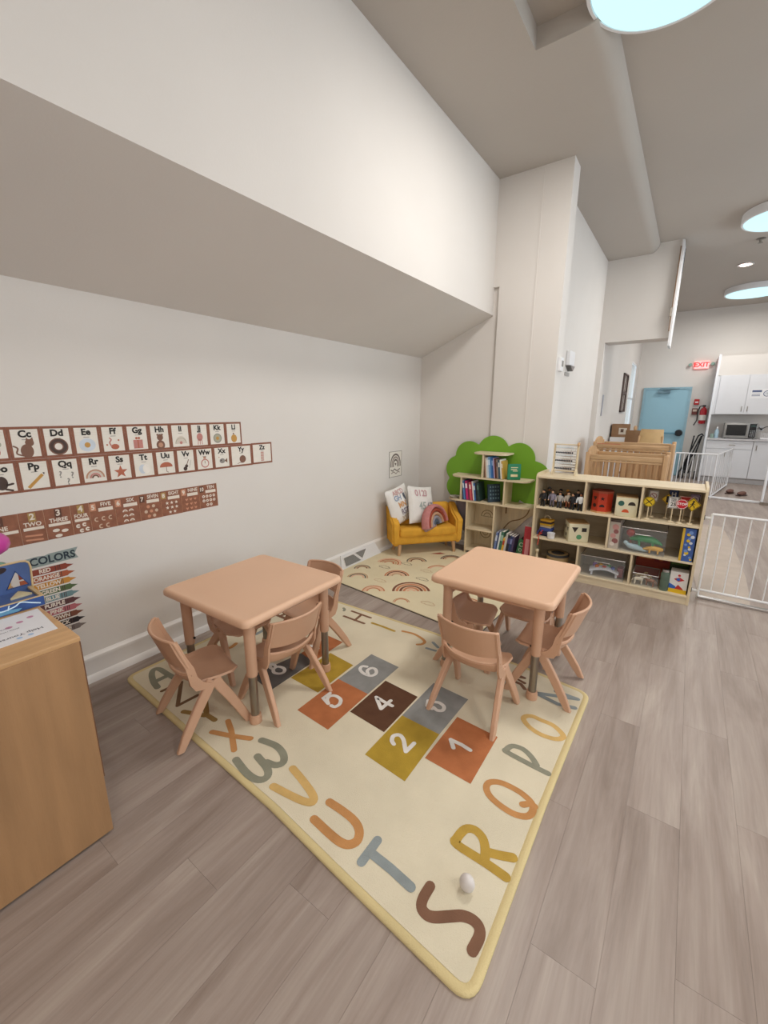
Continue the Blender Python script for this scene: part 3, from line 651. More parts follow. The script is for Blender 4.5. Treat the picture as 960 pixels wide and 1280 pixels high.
# ================================================================== READING CORNER
YEL = mat('mustard_fabric', '#dea63e', .85, .07, 12, .35, 350, spec=.15)
LEGW = wood('beech_leg', '#c19a72', .5, 2)
def sofa():
    t = thing('kids_sofa', 'small mustard yellow two-seat kids sofa with wooden legs across the corner', 'sofa', (-2.168, 3.888, .011), math.radians(49.2))
    # local: front faces -y, back at y = +.36
    o = MB(); o.rbox(-.40, .40, .012, .295, .12, .225, .03, 3); o.build('seat_base', YEL, t, smooth=50)
    o = MB(); o.rbox(-.32, .32, -.004, .25, .215, .305, .022, 3); o.build('seat_cushion', YEL, t, smooth=50)
    MB().tube([(-.31, -.004, .222), (.31, -.004, .222)], .004, 6).build('piping', YEL, t)
    for s in (-1, 1):
        prof = [(.008, .125), (.02, .115), (.285, .14), (.30, .50), (.28, .53), (.235, .525), (.14, .445), (.03, .395), (.004, .38), (-.004, .35)]
        bm = bmesh.new(); n = len(prof); a, b = (.322, .408)
        vs = [bm.verts.new((s*a, y, z)) for y, z in prof]+[bm.verts.new((s*(b-.012*(z < .2)), y, z)) for y, z in prof]
        bm.faces.new(vs[:n]); bm.faces.new(vs[n:][::-1]); [bm.faces.new((vs[i], vs[n+i], vs[n+(i+1) % n], vs[(i+1) % n])) for i in range(n)]
        bmesh.ops.recalc_face_normals(bm, faces=bm.faces[:])
        bmesh.ops.bevel(bm, geom=[e for e in bm.edges if len(e.link_faces) == 2 and e.calc_face_angle() > .8], offset=.018, segments=3, affect='EDGES'); bm.verts.index_update()
        L = MB(); L.add([tuple(v.co) for v in bm.verts], [tuple(q.index for q in f.verts) for f in bm.faces]); bm.free()
        L.build('arm', YEL, t, smooth=50)
    o = MB(); o.rbox(-.33, .33, -.04, .045, 0, .31, .03, 3, T=TR(0, .245, .22, math.radians(-7))); o.build('backrest', YEL, t, smooth=50)
    for sx in (-.31, .31):
        for sy in (.045, .25): MB().tube([(sx, sy, .125), (sx*1.04, sy-(.012 if sy < .1 else -.02), .0)], [.022, .015], 12).build('leg', LEGW, t, smooth=50)
    return t
sofa()
PILW = mat('pillow_white', '#e6e3df', .9, .03, 10, .5, 25, spec=.1)
def pillow_geo(w, h, d, n=16):
    def P(u, v, sg):
        x, y = u*2-1, v*2-1
        e = max(0, (1-x*x))*max(0, (1-y*y)); 
        z = sg*d*(e**.42)*(1+.06*math.sin(9*x+4*y)+.04*math.sin(13*y-5*x))
        px = x*w*(1-.10*(1-y*y)**1*abs(x)**2*.6); py = y*h*(1-.10*(1-x*x)*.6*abs(y)**2)
        return (px, py, z)
    return P
def pillow(label, loc, rot, w, h, prints, group=None):
    t = thing('throw_pillow', label, 'pillow', loc, rot=rot, group=group)
    o = MB(); P = pillow_geo(w, h, .065)
    o.sheet(lambda u, v: P(u, v, 1), 18, 18); o.sheet(lambda u, v: P(v, u, -1), 18, 18)
    o.build('cover', PILW, t, smooth=180)
    cols = []; q = MB()
    for s, x, y, size, c in prints:
        if c not in cols: cols.append(c)
        vs, fs = text_mesh(s, .03)
        out = []
        for a, b, _ in vs:
            X, Y = x+a*size*.9, y+b*size; out.append((X, Y, P((X/w+1)/2, (Y/h+1)/2, 1)[2]+.004))
        q.add(out, fs, cols.index(c))
    q.build('printed_letters', [flat(c) for c in cols], t)
    return t
R = math.radians
def pil_rot(face_deg, tilt, roll):
    # pillow local +z faces the viewer direction face_deg (heading of the normal), leaned back by tilt, rolled in its plane
    return (Matrix.Rotation(R(face_deg+90), 3, 'Z') @ Matrix.Rotation(R(90-tilt), 3, 'X') @ Matrix.Rotation(R(roll), 3, 'Z')).to_euler()
pillow('white throw pillow printed with coloured letters, left on the yellow sofa', (-2.50, 3.81, .54), pil_rot(-6, 14, 9), .18, .205,
       [('ABCD', -.02, .15, .07, '#c9a3a0'), ('GH', -.06, .09, .08, '#8d9cb5'), ('IJ', .05, .09, .08, '#3b4a62'), ('MN', -.02, .01, .085, '#cf9a66'), ('RST', -.0, -.07, .085, '#8f8590'), ('XYZ', -.0, -.145, .075, '#c9b9a4')])
pillow('white throw pillow printed with pastel numbers, middle of the yellow sofa', (-2.33, 3.98, .535), pil_rot(-14, 16, -9), .185, .21,
       [('0123', -.03, .12, .10, '#c79fa3'), ('45', -.03, -.02, .11, '#a7b0aa'), ('67', .09, -.02, .11, '#93939b'), ('89', .08, -.13, .09, '#c7a987')])
def rainbow_pillow():
    t = thing('rainbow_pillow', 'rainbow shaped plush pillow in dusty pink, rust and grey on the right of the sofa', 'pillow', (-2.15, 4.01, .33), rot=pil_rot(-6, 12, 4))
    cols = ['#c98886', '#a5523f', '#c9a083', '#9d9aa3', '#5a6472']
    r = .185
    for i, c in enumerate(cols):
        wd = .036; rr = r-i*.037
        def P(u, v, rr=rr):
            a = PI*u; b = 2*PI*v
            q = .020*math.cos(b)
            return ((rr+q)*math.cos(a), (rr+q)*math.sin(a)*1.12, .052*(1-.1*i)*math.sin(b))
        MB().sheet(lambda u, v: P(1-u, v), 18, 12).build('band', mat('plush_'+c.lstrip('#'), c, .95, .08, 30, .5, 200, spec=.1), t, smooth=180)
    MB().tube([(-.19, -.005, 0), (-.02, -.0, 0)], .03).build('base', flat('#a98c86', .9), t, smooth=60)
rainbow_pillow()

def rainbow_poster():
    t = thing('rainbow_poster', 'small white poster with a grey rainbow on the left wall above the sofa', 'poster', (-2.67, 3.975, .965))
    T = Matrix(((0, 0, 1, 0), (1, 0, 0, 0), (0, 1, 0, 0), (0, 0, 0, 1)))
    MB().box(0, .002, -.125, .125, -.145, .145).build('sheet', PAPER, t)
    o = MB()
    for r, m in ((.095, 0), (.068, 1), (.042, 0)): 
        arc(o, 0, .0, r, .018, m=m, T=T, z=.0026, sy=1.15)
        rect(o, -r-.009, -r+.009, -.03, 0, m, T, .0026); rect(o, r-.009, r+.009, -.03, 0, m, T, .0026)
    poly(o, [(0, -.02), (-.018, .004), (-.009, .014), (0, .008), (.009, .014), (.018, .004)], 0, T, .0026)
    ribbon(o, [(-.09, -.06), (-.05, -.075), (-.02, -.055), (.03, -.078), (.085, -.06)], .012, T, 0, z=.0026); ribbon(o, [(-.08, -.10), (-.03, -.088), (.01, -.11), (.05, -.09), (.08, -.1)], .012, T, 1, z=.0027)
    o.build('print', [flat('#6d625c'), flat('#9b8d86')], t)
    o = MB()
    for a, b, c, d in ((-.125, .125, -.145, -.14), (-.125, .125, .14, .145), (-.125, -.12, -.145, .145), (.12, .125, -.145, .145)): o.box(.0, .004, a, b, c, d)
    o.build('edge', flat('#8f867f'), t)
rainbow_poster()

# tree bookcase
def ellipse_union(cs, n=180):
    cx = sum(c[0] for c in cs)/len(cs); cz = sum(c[1] for c in cs)/len(cs); out = []
    for k in range(n):
        a = 2*PI*k/n; d = Vector((math.cos(a), math.sin(a))); best = 0
        for x, z, r in cs:
            v = Vector((x-cx, z-cz)); b = v.dot(d); disc_ = b*b-(v.length_squared-r*r)
            if disc_ >= 0: best = max(best, b+math.sqrt(disc_))
        out.append((cx+best*d.x, cz+best*d.y))
    return out
GREEN = mat('leaf_green_board', '#71a32a', .5, .04, 3)
def tree_case():
    t = thing('tree_bookcase', 'tree shaped bookcase with green leafy back board and birch shelves', 'bookcase')
    lobes = [(-1.70, 1.12, .175), (-1.99, 1.075, .155), (-2.10, .90, .15), (-2.11, .70, .14), (-1.42, 1.06, .165), (-1.28, .86, .19), (-1.3, .67, .14), (-1.7, .85, .33), (-1.9, .66, .13), (-1.6, .62, .12)]
    lobes = [(-1.71, 1.115, .18), (-1.985, 1.06, .165), (-2.115, .905, .15), (-2.115, .70, .135), (-1.425, 1.06, .17), (-1.27, .86, .19), (-1.23, .70, .14), (-1.7, .85, .34), (-1.9, .66, .12), (-1.5, .66, .12)]
    MB().prism(ellipse_union(lobes), -4.457, -4.445, 'y').build('leaf_board', GREEN, t)
    trunk = [(-1.90, .02), (-1.47, .02), (-1.44, .10), (-1.46, .2), (-1.40, .30), (-1.30, .42), (-1.15, .55), (-1.15, .60), (-1.95, .60), (-1.90, .3)]
    MB().prism(trunk, -4.445, -4.435, 'y').build('trunk_board', BIRCHV, t)
    def shelf(x0, x1, z, yf=4.20, rl=.0, rr=.0):
        pts = [(x0, 4.435)]
        if rl: pts += [(x0, yf+rl)] + [(x0+rl-rl*math.cos(a), yf+rl-rl*math.sin(a)) for a in (.4, .8, 1.2, 1.57)]
        else: pts += [(x0, yf)]
        if rr: pts += [(x1-rr+rr*math.sin(a), yf+rr-rr*math.cos(a)) for a in (0, .4, .8, 1.2, 1.57)]
        else: pts += [(x1, yf)]
        pts += [(x1, 4.435)]
        MB().prism(pts, z-.016, z, 'z').build('shelf', BIRCH, t)
    shelf(-1.85, -1.475, 1.125, rl=.09, rr=.09); shelf(-2.105, -1.235, .866, rl=.12, rr=.09); shelf(-2.14, -1.18, .603, rl=.12, rr=.12)
    shelf(-1.875, -1.575, .30); shelf(-1.875, -1.575, .055); shelf(-1.57, -1.215, .055, yf=4.24)
    for x, z0, z1 in ((-1.722, .866, 1.109), (-1.958, .603, .85), (-1.474, .603, .85), (-1.878, .0, .587), (-1.566, .0, .587)):
        MB().box(x-.008, x+.008, 4.205, 4.435, z0, z1).build('upright', BIRCHV, t)
    o = MB(); T = FRONT(-1.725, 4.4335, .40); arc(o, 0, 0, .07, .008, T=T); arc(o, 0, 0, .04, .007, T=T); rect(o, -.07, .07, -.005, 0, 0, T); arc(o, -.01, -.19, .06, .008, 180, 400, T=T); arc(o, -.01, -.19, .03, .006, 180, 400, T=T)
    o.build('engraved_pattern', flat('#7d6a4c'), t)
    o = MB(); ribbon(o, [(-.15, -.16), (-.08, -.07), (.02, -.03), (.09, .03), (.12, .12)], .012, FRONT(-1.38, 4.4335, .45)); ribbon(o, [(0, 0), (.0, -.1)], .018, FRONT(-1.515, 4.4335, .57)); o.build('painted_branch', flat('#8a6c4c'), t)
tree_case()
BOOKN = [0]
def book(x, y, z, th, h, d, col, label, lean=0, band=None, group='picture books on the tree bookcase', ry=None, spine_y=-1, name='book'):
    # x = left edge of the spine foot; spine faces the room (-y)
    t = thing(name, label, 'book', (x, y, z), group=group, rot=(0, lean if ry is None else ry, 0))
    o = MB(); o.box(0, .002, 0, d, 0, h); o.box(th-.002, th, 0, d, 0, h); o.box(0, th, -.0015, .0015, 0, h); o.build('cover', flat(col, .4), t)
    MB().box(.002, th-.002, .0015, d-.004, .004, h-.004).build('pages', PAPER, t)
    if band: MB().box(.0015, th-.0015, -.0024, -.001, h*.62, h*.86).build('spine_label', flat(band), t)
    return t
def book_row(x, z, y, specs, where, lean, step=1.):
    for th, h, col, cn, band in specs:
        book(x, y, z, th, h, .15, col, '%s %s' % (cn, where), lean=lean, band=band); x += th/math.cos(lean)+.0012
book_row(-1.700, .8685, 4.225, [(.016, .205, '#8c6a55', 'thin brown book leaning on the post,', None), (.012, .215, '#d9cfc0', 'thin cream book beside the brown one,', None), (.018, .215, '#c7d3dc', 'pale grey-blue book with white label,', '#e8e8e8'),
    (.02, .222, '#7fa8d0', 'light blue book, wider,', '#c8dcec'), (.014, .22, '#3f78b8', 'mid blue thin book,', None), (.016, .215, '#2f5b98', 'deep blue book,', '#87a9cf'), (.01, .212, '#b9a3c2', 'very thin lilac book,', None),
    (.02, .205, '#5a3226', 'dark maroon-brown book,', None), (.016, .2, '#8f7f74', 'grey-brown spotted book,', '#4b4b57'), (.02, .195, '#3f5a68', 'slate teal book with pale label,', '#c9cfc8'), (.014, .2, '#e2e0d6', 'white thin book near the green cover,', None), (.014, .185, '#c9a14d', 'ochre thin book near the green cover,', '#e5dcc2')],
    'in the upper row of the tree bookcase', R(-7))
t = book(-1.475, 4.25, .8685, .022, .16, .13, '#1f7a55', 'green picture book turned cover outward at the right end of the upper row', ry=0); t.rotation_euler = (0, R(-4), R(-55)); t.location = (-1.462, 4.235, .8685)
o = MB(); T = Matrix(((0, 0, -1, -.0012), (0, -1, 0, .065), (1, 0, 0, 0), (0, 0, 0, 1)))
o = MB(); 
for k, (yy, zz, a, b) in enumerate(((.03, .12, .035, .008), (.03, .10, .03, .008), (.05, .085, .025, .007))): o.box(.022, .0232, yy, yy+a*2, zz, zz+b)
o.box(.022, .0232, .03, .1, .03, .055); o.build('cover_print', flat('#d8c9a0'), t)
book_row(-1.938, .6055, 4.225, [(.012, .205, '#2a3358', 'thin navy book against the upright,', None), (.016, .21, '#5c86bd', 'blue book next to the navy one,', '#dfe6ee'), (.012, .212, '#274c7d', 'dark blue thin book,', None), (.024, .208, '#c22c6e', 'magenta pink book with white label,', '#f0dbe4'),
    (.018, .2, '#7a2a4c', 'plum book,', None), (.02, .2, '#cf5a5f', 'coral red book with dotted label,', '#ecd0c8'), (.012, .205, '#a8324d', 'thin crimson book,', None), (.014, .21, '#dfdcd8', 'white thin book,', None), (.018, .19, '#3b6fb0', 'bright blue book,', '#cfdbe8'), (.02, .195, '#22262c', 'black book,', None), (.02, .2, '#2e4340', 'very dark green book,', '#55766a')],
    'in the middle row of the tree bookcase', R(-8))
t = book(-1.655, 4.24, .6055, .018, .19, .14, '#2c3d4c', 'dark slate picture book angled cover outward at the end of the middle row', ry=0); t.rotation_euler = (0, R(-10), R(-40))
o = MB()
for i in range(4):
    for j in range(4): o.box(.018, .0192, .02+j*.03, .035+j*.03, .03+i*.04, .05+i*.04)
o.build('cover_print', flat('#6e8a92'), t)
book_row(-1.552, .058, 4.2, [(.022, .25, '#6a7fb2', 'periwinkle book, leftmost,', '#c6cfe2'), (.012, .262, '#31406e', 'thin navy book, second from left,', None), (.016, .255, '#d7e0e2', 'white book, third from left,', None), (.03, .265, '#3f6f5c', 'thick green book,', '#9ab8a8'),
    (.022, .2, '#d8a93a', 'short yellow book with red label,', '#b5442f'), (.02, .255, '#c9c7c2', 'light grey book,', None), (.028, .24, '#2a2c38', 'black thick book,', '#514a78'), (.024, .235, '#30406c', 'dark indigo book,', '#7b84b4'), (.02, .23, '#4c4368', 'dark violet book at the right end,', None)],
    'in the lowest row of the tree bookcase', R(7))
def odd_items():
    t = thing('green_canister', 'green patterned storage canister with black cap leaning beside the books', 'canister', (-1.288, 4.27, .057), rot=(0, R(10), 0))
    MB().rbox(-.04, .04, -.03, .03, 0, .2, .012).build('body', flat('#3f7a4f', .4), t, smooth=50); MB().rbox(-.02, .03, -.02, .02, .2, .225, .006).build('cap', BLACK, t)
    o = MB(); T = FRONT(0, -.0315, 0); arc(o, 0, .15, .02, .008, 0, 360, T=T); arc(o, 0, .09, .015, .008, 0, 360, T=T); ribbon(o, [(-.02, .04), (.02, .06)], .01, T); o.build('print', flat('#b9d3b4'), t)
    t = thing('red_binder', 'tall red binder standing against the left side of the toy shelf', 'binder', (-1.205, 4.15, .001), rot=(0, R(1.5), 0))
    MB().box(-.02, .062, 0, .25, 0, .43).build('cover', mat('binder_red', '#ad2f3d', .4, .1, 20), t); MB().box(-.017, .059, .003, .249, .001, .432).build('pages', flat('#b9b3b0'), t)
    MB().box(.0, .04, -.001, 0, .12, .3).build('spine_label', flat('#d58f97'), t)
    t = thing('toy_dish', 'small grey toy dish on the left end of the lower tree shelf', 'toy', (-2.06, 4.27, .604))
    MB().lathe([(.001, 0), (.04, 0), (.06, .02), (.055, .02), (.036, .006), (.001, .005)], 18).build('dish', flat('#b8b2aa'), t, smooth=60); MB().ball((.02, 0, .018), .014).build('knob', flat('#8d8480'), t, smooth=180)
    t = thing('grey_bag', 'dark grey cloth bag hanging between the sofa and the tree bookcase', 'bag', (-1.985, 4.36, .40))
    def P(u, v): a = 2*PI*u; r = (.10-.05*(1-v)) ; return (r*math.cos(a), .045*math.sin(a)*(1-.3*v), .17*(v-.5)*2+.01*math.sin(3*a))
    MB().sheet(P, 18, 8).build('cloth', flat('#77727c', .9), t, smooth=180)
odd_items()

# ================================================================== TOY SHELF
def toy_shelf():
    t = thing('toy_shelf', 'low birch toy shelf with eight cubbies and open toys, right of the tree bookcase', 'shelf')
    X0, X1, YF, YB = -1.12, .185, 4.055, 4.43
    def side(x0, x1):
        prof = [(YF, .0), (YB, .0), (YB, .985), (YF+.05, .985)]; prof += [(YF+.03, .98), (YF+.01, .968), (YF, .95)]
        MB().prism(prof, x0, x1, 'x').build('side_panel', BIRCHV, t)
    side(X0, X0+.018); side(X1-.018, X1)
    def board(x0, x1, z0, z1, name='shelf_board', y0=YF, m=BIRCH): MB().rbox(x0, x1, y0, YB-.008, z0, z1, .002, 1).build(name, m, t)
    a, b = X0+.018, X1-.018
    board(a, b, .942, .960, 'top'); board(a, b, .652, .668); board(a, b, .350, .366); board(a, b, .062, .078); MB().box(a, b, YF+.006, YF+.024, .001, .062).build('kick_board', BIRCH, t)
    def div(x, z0, z1): MB().box(x-.008, x+.008, YF+.002, YB-.008, z0, z1).build('divider', BIRCHV, t)
    div(-.683, .668, .942); div(-.248, .668, .942); div(-.467, .366, .652); div(-.690, .078, .350); div(-.260, .078, .350)
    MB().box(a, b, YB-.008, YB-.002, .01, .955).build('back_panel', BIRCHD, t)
toy_shelf()
Z1, Z2, Z3 = .6685, .3665, .0785
SK = ['#c99a78', '#8a5a3c', '#e0b696']
def figure(x, y, top, bot, hair, skin, label, h=.155, hat=None):
    t = thing('toy_figure', label, 'toy figure', (x, y, Z1), random.uniform(-.5, .5), 'community helper figures'); s = h/.155
    for sx in (-1, 1):
        L = MB().tube([(sx*.011*s, 0, .07*s), (sx*.014*s, 0, .01*s)], [.010*s, .007*s], 8).build('leg', flat(bot), t, smooth=60)
        MB().rbox(sx*.014*s-.008, sx*.014*s+.008, -.016, .009, 0, .012, .003, 1).build('shoe', BLACK, L)
        A = MB().tube([(sx*.022*s, 0, .115*s), (sx*.032*s, -.003, .09*s), (sx*.030*s, -.014, .068*s)], [.008*s, .007*s, .005*s], 8).build('arm', flat(top), t, smooth=60)
        MB().ball((sx*.030*s, -.015, .063*s), .006*s, 8, 6).build('hand', flat(skin), A, smooth=180)
    MB().lathe([(.018*s, .062*s), (.021*s, .085*s), (.024*s, .112*s), (.014*s, .122*s), (.006*s, .128*s)], 12, T=TR(s=(1, .65, 1))).build('torso', flat(top), t, smooth=60)
    Hd = MB().ball((0, 0, .138*s), .0135*s, 12, 8, sc=(.9, 1, 1.15)).build('head', flat(skin), t, smooth=180)
    MB().ball((0, .003, .144*s), .0142*s, 12, 8, sc=(.95, 1, 1)).build('hair', flat(hair), Hd, smooth=180)
    if hat: MB().lathe([(.02*s, .148*s), (.02*s, .151*s), (.013*s, .152*s), (.012*s, .163*s), (.001, .165*s)], 12).build('hat', flat(hat), Hd, smooth=50)
F = [(-1.055, 4.12, '#2b2b30', '#222226', '#1d1d1d', 0, 'black-suited toy figure with white badge, front left corner of the top left cubby', None),
     (-1.03, 4.22, '#3b3f3a', '#2e3330', '#33241c', 1, 'dark olive clothed toy figure behind the black-suited one', '#2c2c2c'),
     (-.975, 4.13, '#8f8a9c', '#6f6676', '#3b2a22', 2, 'toy figure in lilac-grey dress with white top, second from left in front', None),
     (-.93, 4.24, '#22262e', '#1c1f26', '#15161a', 0, 'tall toy figure in black with a dark cap, back row', '#17181c'),
     (-.905, 4.12, '#a8a4a0', '#3c4250', '#2b2420', 0, 'toy figure in light grey shirt and navy trousers, front row middle', None),
     (-.865, 4.235, '#8b5f2f', '#5a4226', '#3a2a1e', 1, 'toy figure in ochre brown jacket with hard hat, back row', '#c88a2c'),
     (-.835, 4.14, '#c9bfb2', '#8b4c32', '#402c22', 2, 'toy figure in cream vest and rust trousers, front row', None),
     (-.79, 4.11, '#23252b', '#1b1c20', '#1a1a1c', 0, 'toy figure all in black uniform, front row right of centre', None),
     (-.775, 4.24, '#33363f', '#26282e', '#2a211c', 2, 'toy figure in charcoal coat, back row right', None),
     (-.72, 4.10, '#dfe3e6', '#2a2c33', '#241c19', 1, 'toy figure in white coat at the right end of the group', None)]
for x, y, a, b, c, sk, lab, hat in F: figure(x, y, a, b, c, SK[sk], lab, h=random.uniform(.15, .17), hat=hat)
def cut_shape(o, kind, x, y, r, T, m=0):
    if kind == 'tri': poly(o, [(x-r, y+r*.8), (x+r, y+r*.8), (x, y-r)], m, T)
    elif kind == 'sq': rect(o, x-r*.8, x+r*.8, y-r*.7, y+r*.7, m, T)
    elif kind == 'half': poly(o, [(x+r*1.1*math.cos(a), y-r*.5+r*1.2*math.sin(a)) for a in [PI*k/8 for k in range(9)]], m, T)
    elif kind == 'star': star(o, x, y, r, m, T)
    else: disc(o, x, y, r*.9, m, T)
def sorter_cube(x, y, z, s, rz, label, shapes, side=('disc', 'tri', 'sq')):
    t = thing('shape_sorter_cube', label, 'shape sorter', (x, y, z), rz)
    b = MB().rbox(-s, s, -s, s, 0, 2*s, .004, 2).build('box', mat('sorter_wood', '#d9d2b4', .5, .05, 10), t, smooth=50)
    MB().rbox(-s*.97, s*.97, -s*.97, s*.97, 2*s, 2*s+.008, .002, 1).build('lid', mat('sorter_lid', '#b89466', .5, .1, 10), t)
    o = MB(); T = FRONT(0, -s-.0008, 0); cm = {'#2f5d52': 0, '#2c231d': 1, '#c9552d': 2, '#4f8a63': 3}
    for k, x_, y_, r, c in shapes: cut_shape(o, k, x_, y_, r, T, cm[c])
    TL = Matrix(((0, 0, -1, -s-.0008), (-1, 0, 0, 0), (0, 1, 0, 0), (0, 0, 0, 1)))
    for i, k in enumerate(side): cut_shape(o, k, (-s*.45, s*.45, 0)[i], (s*1.4, s*1.3, s*.6)[i], s*.25, TL, 1)
    o.build('shape_hole', [flat(c) for c in cm], t)
def toys_top():
    t = thing('octagon_sorter', 'red eight-sided wooden shape sorter drum with dark cut-outs, top middle cubby', 'shape sorter', (-.56, 4.19, Z1), R(10))
    o = MB(); n = 8; r = .088
    oct_ = [(r*math.cos(2*PI*(k+.5)/n), r*math.sin(2*PI*(k+.5)/n)) for k in range(n)]
    MB().prism(oct_, .012, .178, 'z').build('drum', mat('drum_red', '#b8391f', .45), t)
    MB().prism([(x*1.05, y*1.05) for x, y in oct_], 0, .014, 'z').build('base_plate', flat('#c99a6a'), t); MB().prism([(x*1.05, y*1.05) for x, y in oct_], .178, .196, 'z').build('lid', flat('#9b4a33'), t)
    MB().prism([(r*1.004*math.cos(a), r*1.004*math.sin(a)) for a in (-PI/8, PI/8)]+[(0, 0)], .014, .177, 'z').build('blue_panel', flat('#39508f'), t)
    o = MB()
    for k, sh in ((5, ('tri', 'disc')), (6, ('star', 'half')), (4, ('sq', 'tri'))):
        a = 2*PI*k/n; d = r*math.cos(PI/8)+.001; T = Matrix.Rotation(a+PI/2, 4, 'Z') @ FRONT(0, -d, 0)
        cut_shape(o, sh[0], 0, .13, .02, T); cut_shape(o, sh[1], 0, .065, .02, T)
    o.build('shape_hole', flat('#2a1a18'), t)
    sorter_cube(-.365, 4.17, Z1, .083, R(8), 'cream wooden shape sorter cube with green, black and orange holes, top middle cubby',
                [('disc', -.042, .115, .026, '#2f5d52'), ('half', .038, .115, .026, '#2c231d'), ('half', -.005, .05, .025, '#c9552d')])
    sorter_cube(-.745, 4.19, Z2, .087, R(25), 'cream wooden shape sorter cube with triangle and square holes, middle row left cubby',
                [('tri', -.035, .12, .028, '#2c231d'), ('sq', .045, .12, .026, '#2c231d'), ('disc', .005, .05, .026, '#4f8a63')])
    # traffic signs
    def sign(x, y, h, kind, face, label, r=.042, txt=None, tc='#1a1a1a', ts=.03):
        t = thing('toy_traffic_sign', label, 'toy sign', (x, y, Z1), 0, 'toy traffic signs')
        MB().lathe([(.02, 0), (.022, .004), (.018, .012), (.001, .013)], 14).build('base', BIRCH, t, smooth=40)
        MB().lathe([(.0045, .012), (.0045, h-r*.6)], 8).build('post', BIRCHV, t, smooth=60)
        if kind == 'circle': pts = [(r*math.cos(2*PI*k/20), r*math.sin(2*PI*k/20)) for k in range(20)]
        elif kind == 'oct': pts = [(r*math.cos(2*PI*(k+.5)/8), r*math.sin(2*PI*(k+.5)/8)) for k in range(8)]
        elif kind == 'diamond': pts = [(0, r*1.15), (-r*1.15, 0), (0, -r*1.15), (r*1.15, 0)]
        elif kind == 'tri': pts = [(-r, r*.8), (r, r*.8), (0, -r)]
        else: pts = [(-r*.75, -r), (r*.75, -r), (r*.75, r), (-r*.75, r)]
        P = MB().prism(pts, 0, .006, 'y', T=TR(0, 0, h)).build('plate', flat(face, .4), t)
        o = MB(); T = FRONT(0, -.0068, h)
        edge = '#e9e6e0' if kind in ('oct', 'tri') else '#26221c'
        q = pts+[pts[0]]
        for i in range(len(pts)): ribbon(o, [(q[i][0]*.9, q[i][1]*.9), (q[i+1][0]*.9, q[i+1][1]*.9)], .003, T, 0, caps=False)
        if kind == 'rrx' : pass
        if txt == 'X':
            ribbon(o, [(-.022, -.02), (.022, .02)], .006, T, 1); ribbon(o, [(-.022, .02), (.022, -.02)], .006, T, 1)
        elif txt == 'WALK':
            disc(o, .004, .024, .007, 1, T); ribbon(o, [(.002, .014), (-.003, -.004)], .010, T, 1); ribbon(o, [(-.003, -.004), (-.016, -.026)], .006, T, 1); ribbon(o, [(-.002, -.004), (.01, -.014), (.012, -.027)], .006, T, 1); ribbon(o, [(-.014, -.002), (-.004, .01), (.016, .0)], .004, T, 1)
        elif txt == 'LIGHT':
            rect(o, -.012, .012, -.028, .028, 1, T); 
            for k, dy in enumerate((-.017, 0, .017)): disc(o, 0, dy, .006, 0, T, z=.0002)
        elif txt == 'SPEED': put_text(o, 'SPEED', .014, T @ TR(0, .029), 1); put_text(o, 'LIMIT', .014, T @ TR(0, .015), 1); put_text(o, '25', .038, T @ TR(0, -.015), 1)
        elif txt == 'P': arc(o, 0, 0, .022, .005, 0, 360, 1, T); ribbon(o, [(-.015, .015), (.015, -.015)], .005, T, 1)
        elif txt: put_text(o, txt, ts, T, 1)
        o.build('print', [flat(edge), flat(tc)], P)
    sign(-.195, 4.10, .152, 'circle', '#d9b91f', 'round yellow railroad crossing toy sign at the left of the sign cubby', txt='X')
    sign(-.175, 4.22, .185, 'rect', '#d8d2cd', 'white toy sign with a crossed circle behind the yellow railroad sign', r=.045, txt='P', tc='#8a3540')
    sign(-.07, 4.23, .165, 'diamond', '#d9b021', 'yellow diamond toy sign with a traffic light symbol, back row', txt='LIGHT')
    sign(-.035, 4.29, .20, 'rect', '#22386c', 'dark blue rectangular toy sign in the back row', r=.045, txt='H', tc='#e4e4e4', ts=.05)
    sign(-.028, 4.10, .165, 'rect', '#dedcd8', 'white speed limit 25 toy sign in the front row', r=.047, txt='SPEED')
    sign(.03, 4.085, .162, 'oct', '#b8202e', 'red octagonal stop toy sign in the front row', txt='STOP', tc='#f2f0ee', ts=.027)
    sign(.05, 4.22, .17, 'tri', '#c0332c', 'red and white triangular yield toy sign behind the yellow pedestrian sign', r=.045, txt='YIELD', tc='#f1efec', ts=.014)
    sign(.100, 4.10, .165, 'diamond', '#dcb81c', 'yellow diamond toy sign with a walking person at the right end', r=.048, txt='WALK')
    sign(.112, 4.27, .18, 'rect', '#9a88a6', 'purple grey rectangular toy sign at the far right back', r=.045, txt='P', tc='#e7dfe7')
    # middle row, left: stacked fabric busy book, cup, lace
    t = thing('lacing_toy', 'stack of yellow and blue padded toy blocks with a rope handle, middle left cubby', 'toy', (-1.01, 4.17, Z2), R(-8))
    for k, (c, z0, z1, s) in enumerate((('#2f3050', 0, .05, .052), ('#3c4f94', .05, .085, .056), ('#b9a98f', .085, .105, .054), ('#c99b2b', .105, .125, .056), ('#3a2c2a', .125, .145, .052), ('#c7962c', .145, .165, .055))):
        MB().rbox(-s, s, -s*.8, s*.8, z0, z1, .006, 2).build('block', flat(c), t, smooth=50)
    MB().tube([(.028*math.cos(a), 0, .17+.028*math.sin(a)) for a in [PI*k/8 for k in range(9)]], .005).build('handle', flat('#c7b596'), t, smooth=60)
    t = thing('red_lace', 'bright red lace with orange end hanging over the middle shelf edge', 'lace', (-1.05, 4.06, Z2))
    MB().tube([(.02, .06, .06), (-.01, .045, .03), (.02, .03, .04), (-.02, .02, .008), (.0, .0, .006), (.004, -.0065, .0), (.0, -.0075, -.05), (-.004, -.0075, -.075)], .004).build('cord', flat('#c4392c'), t, smooth=60)
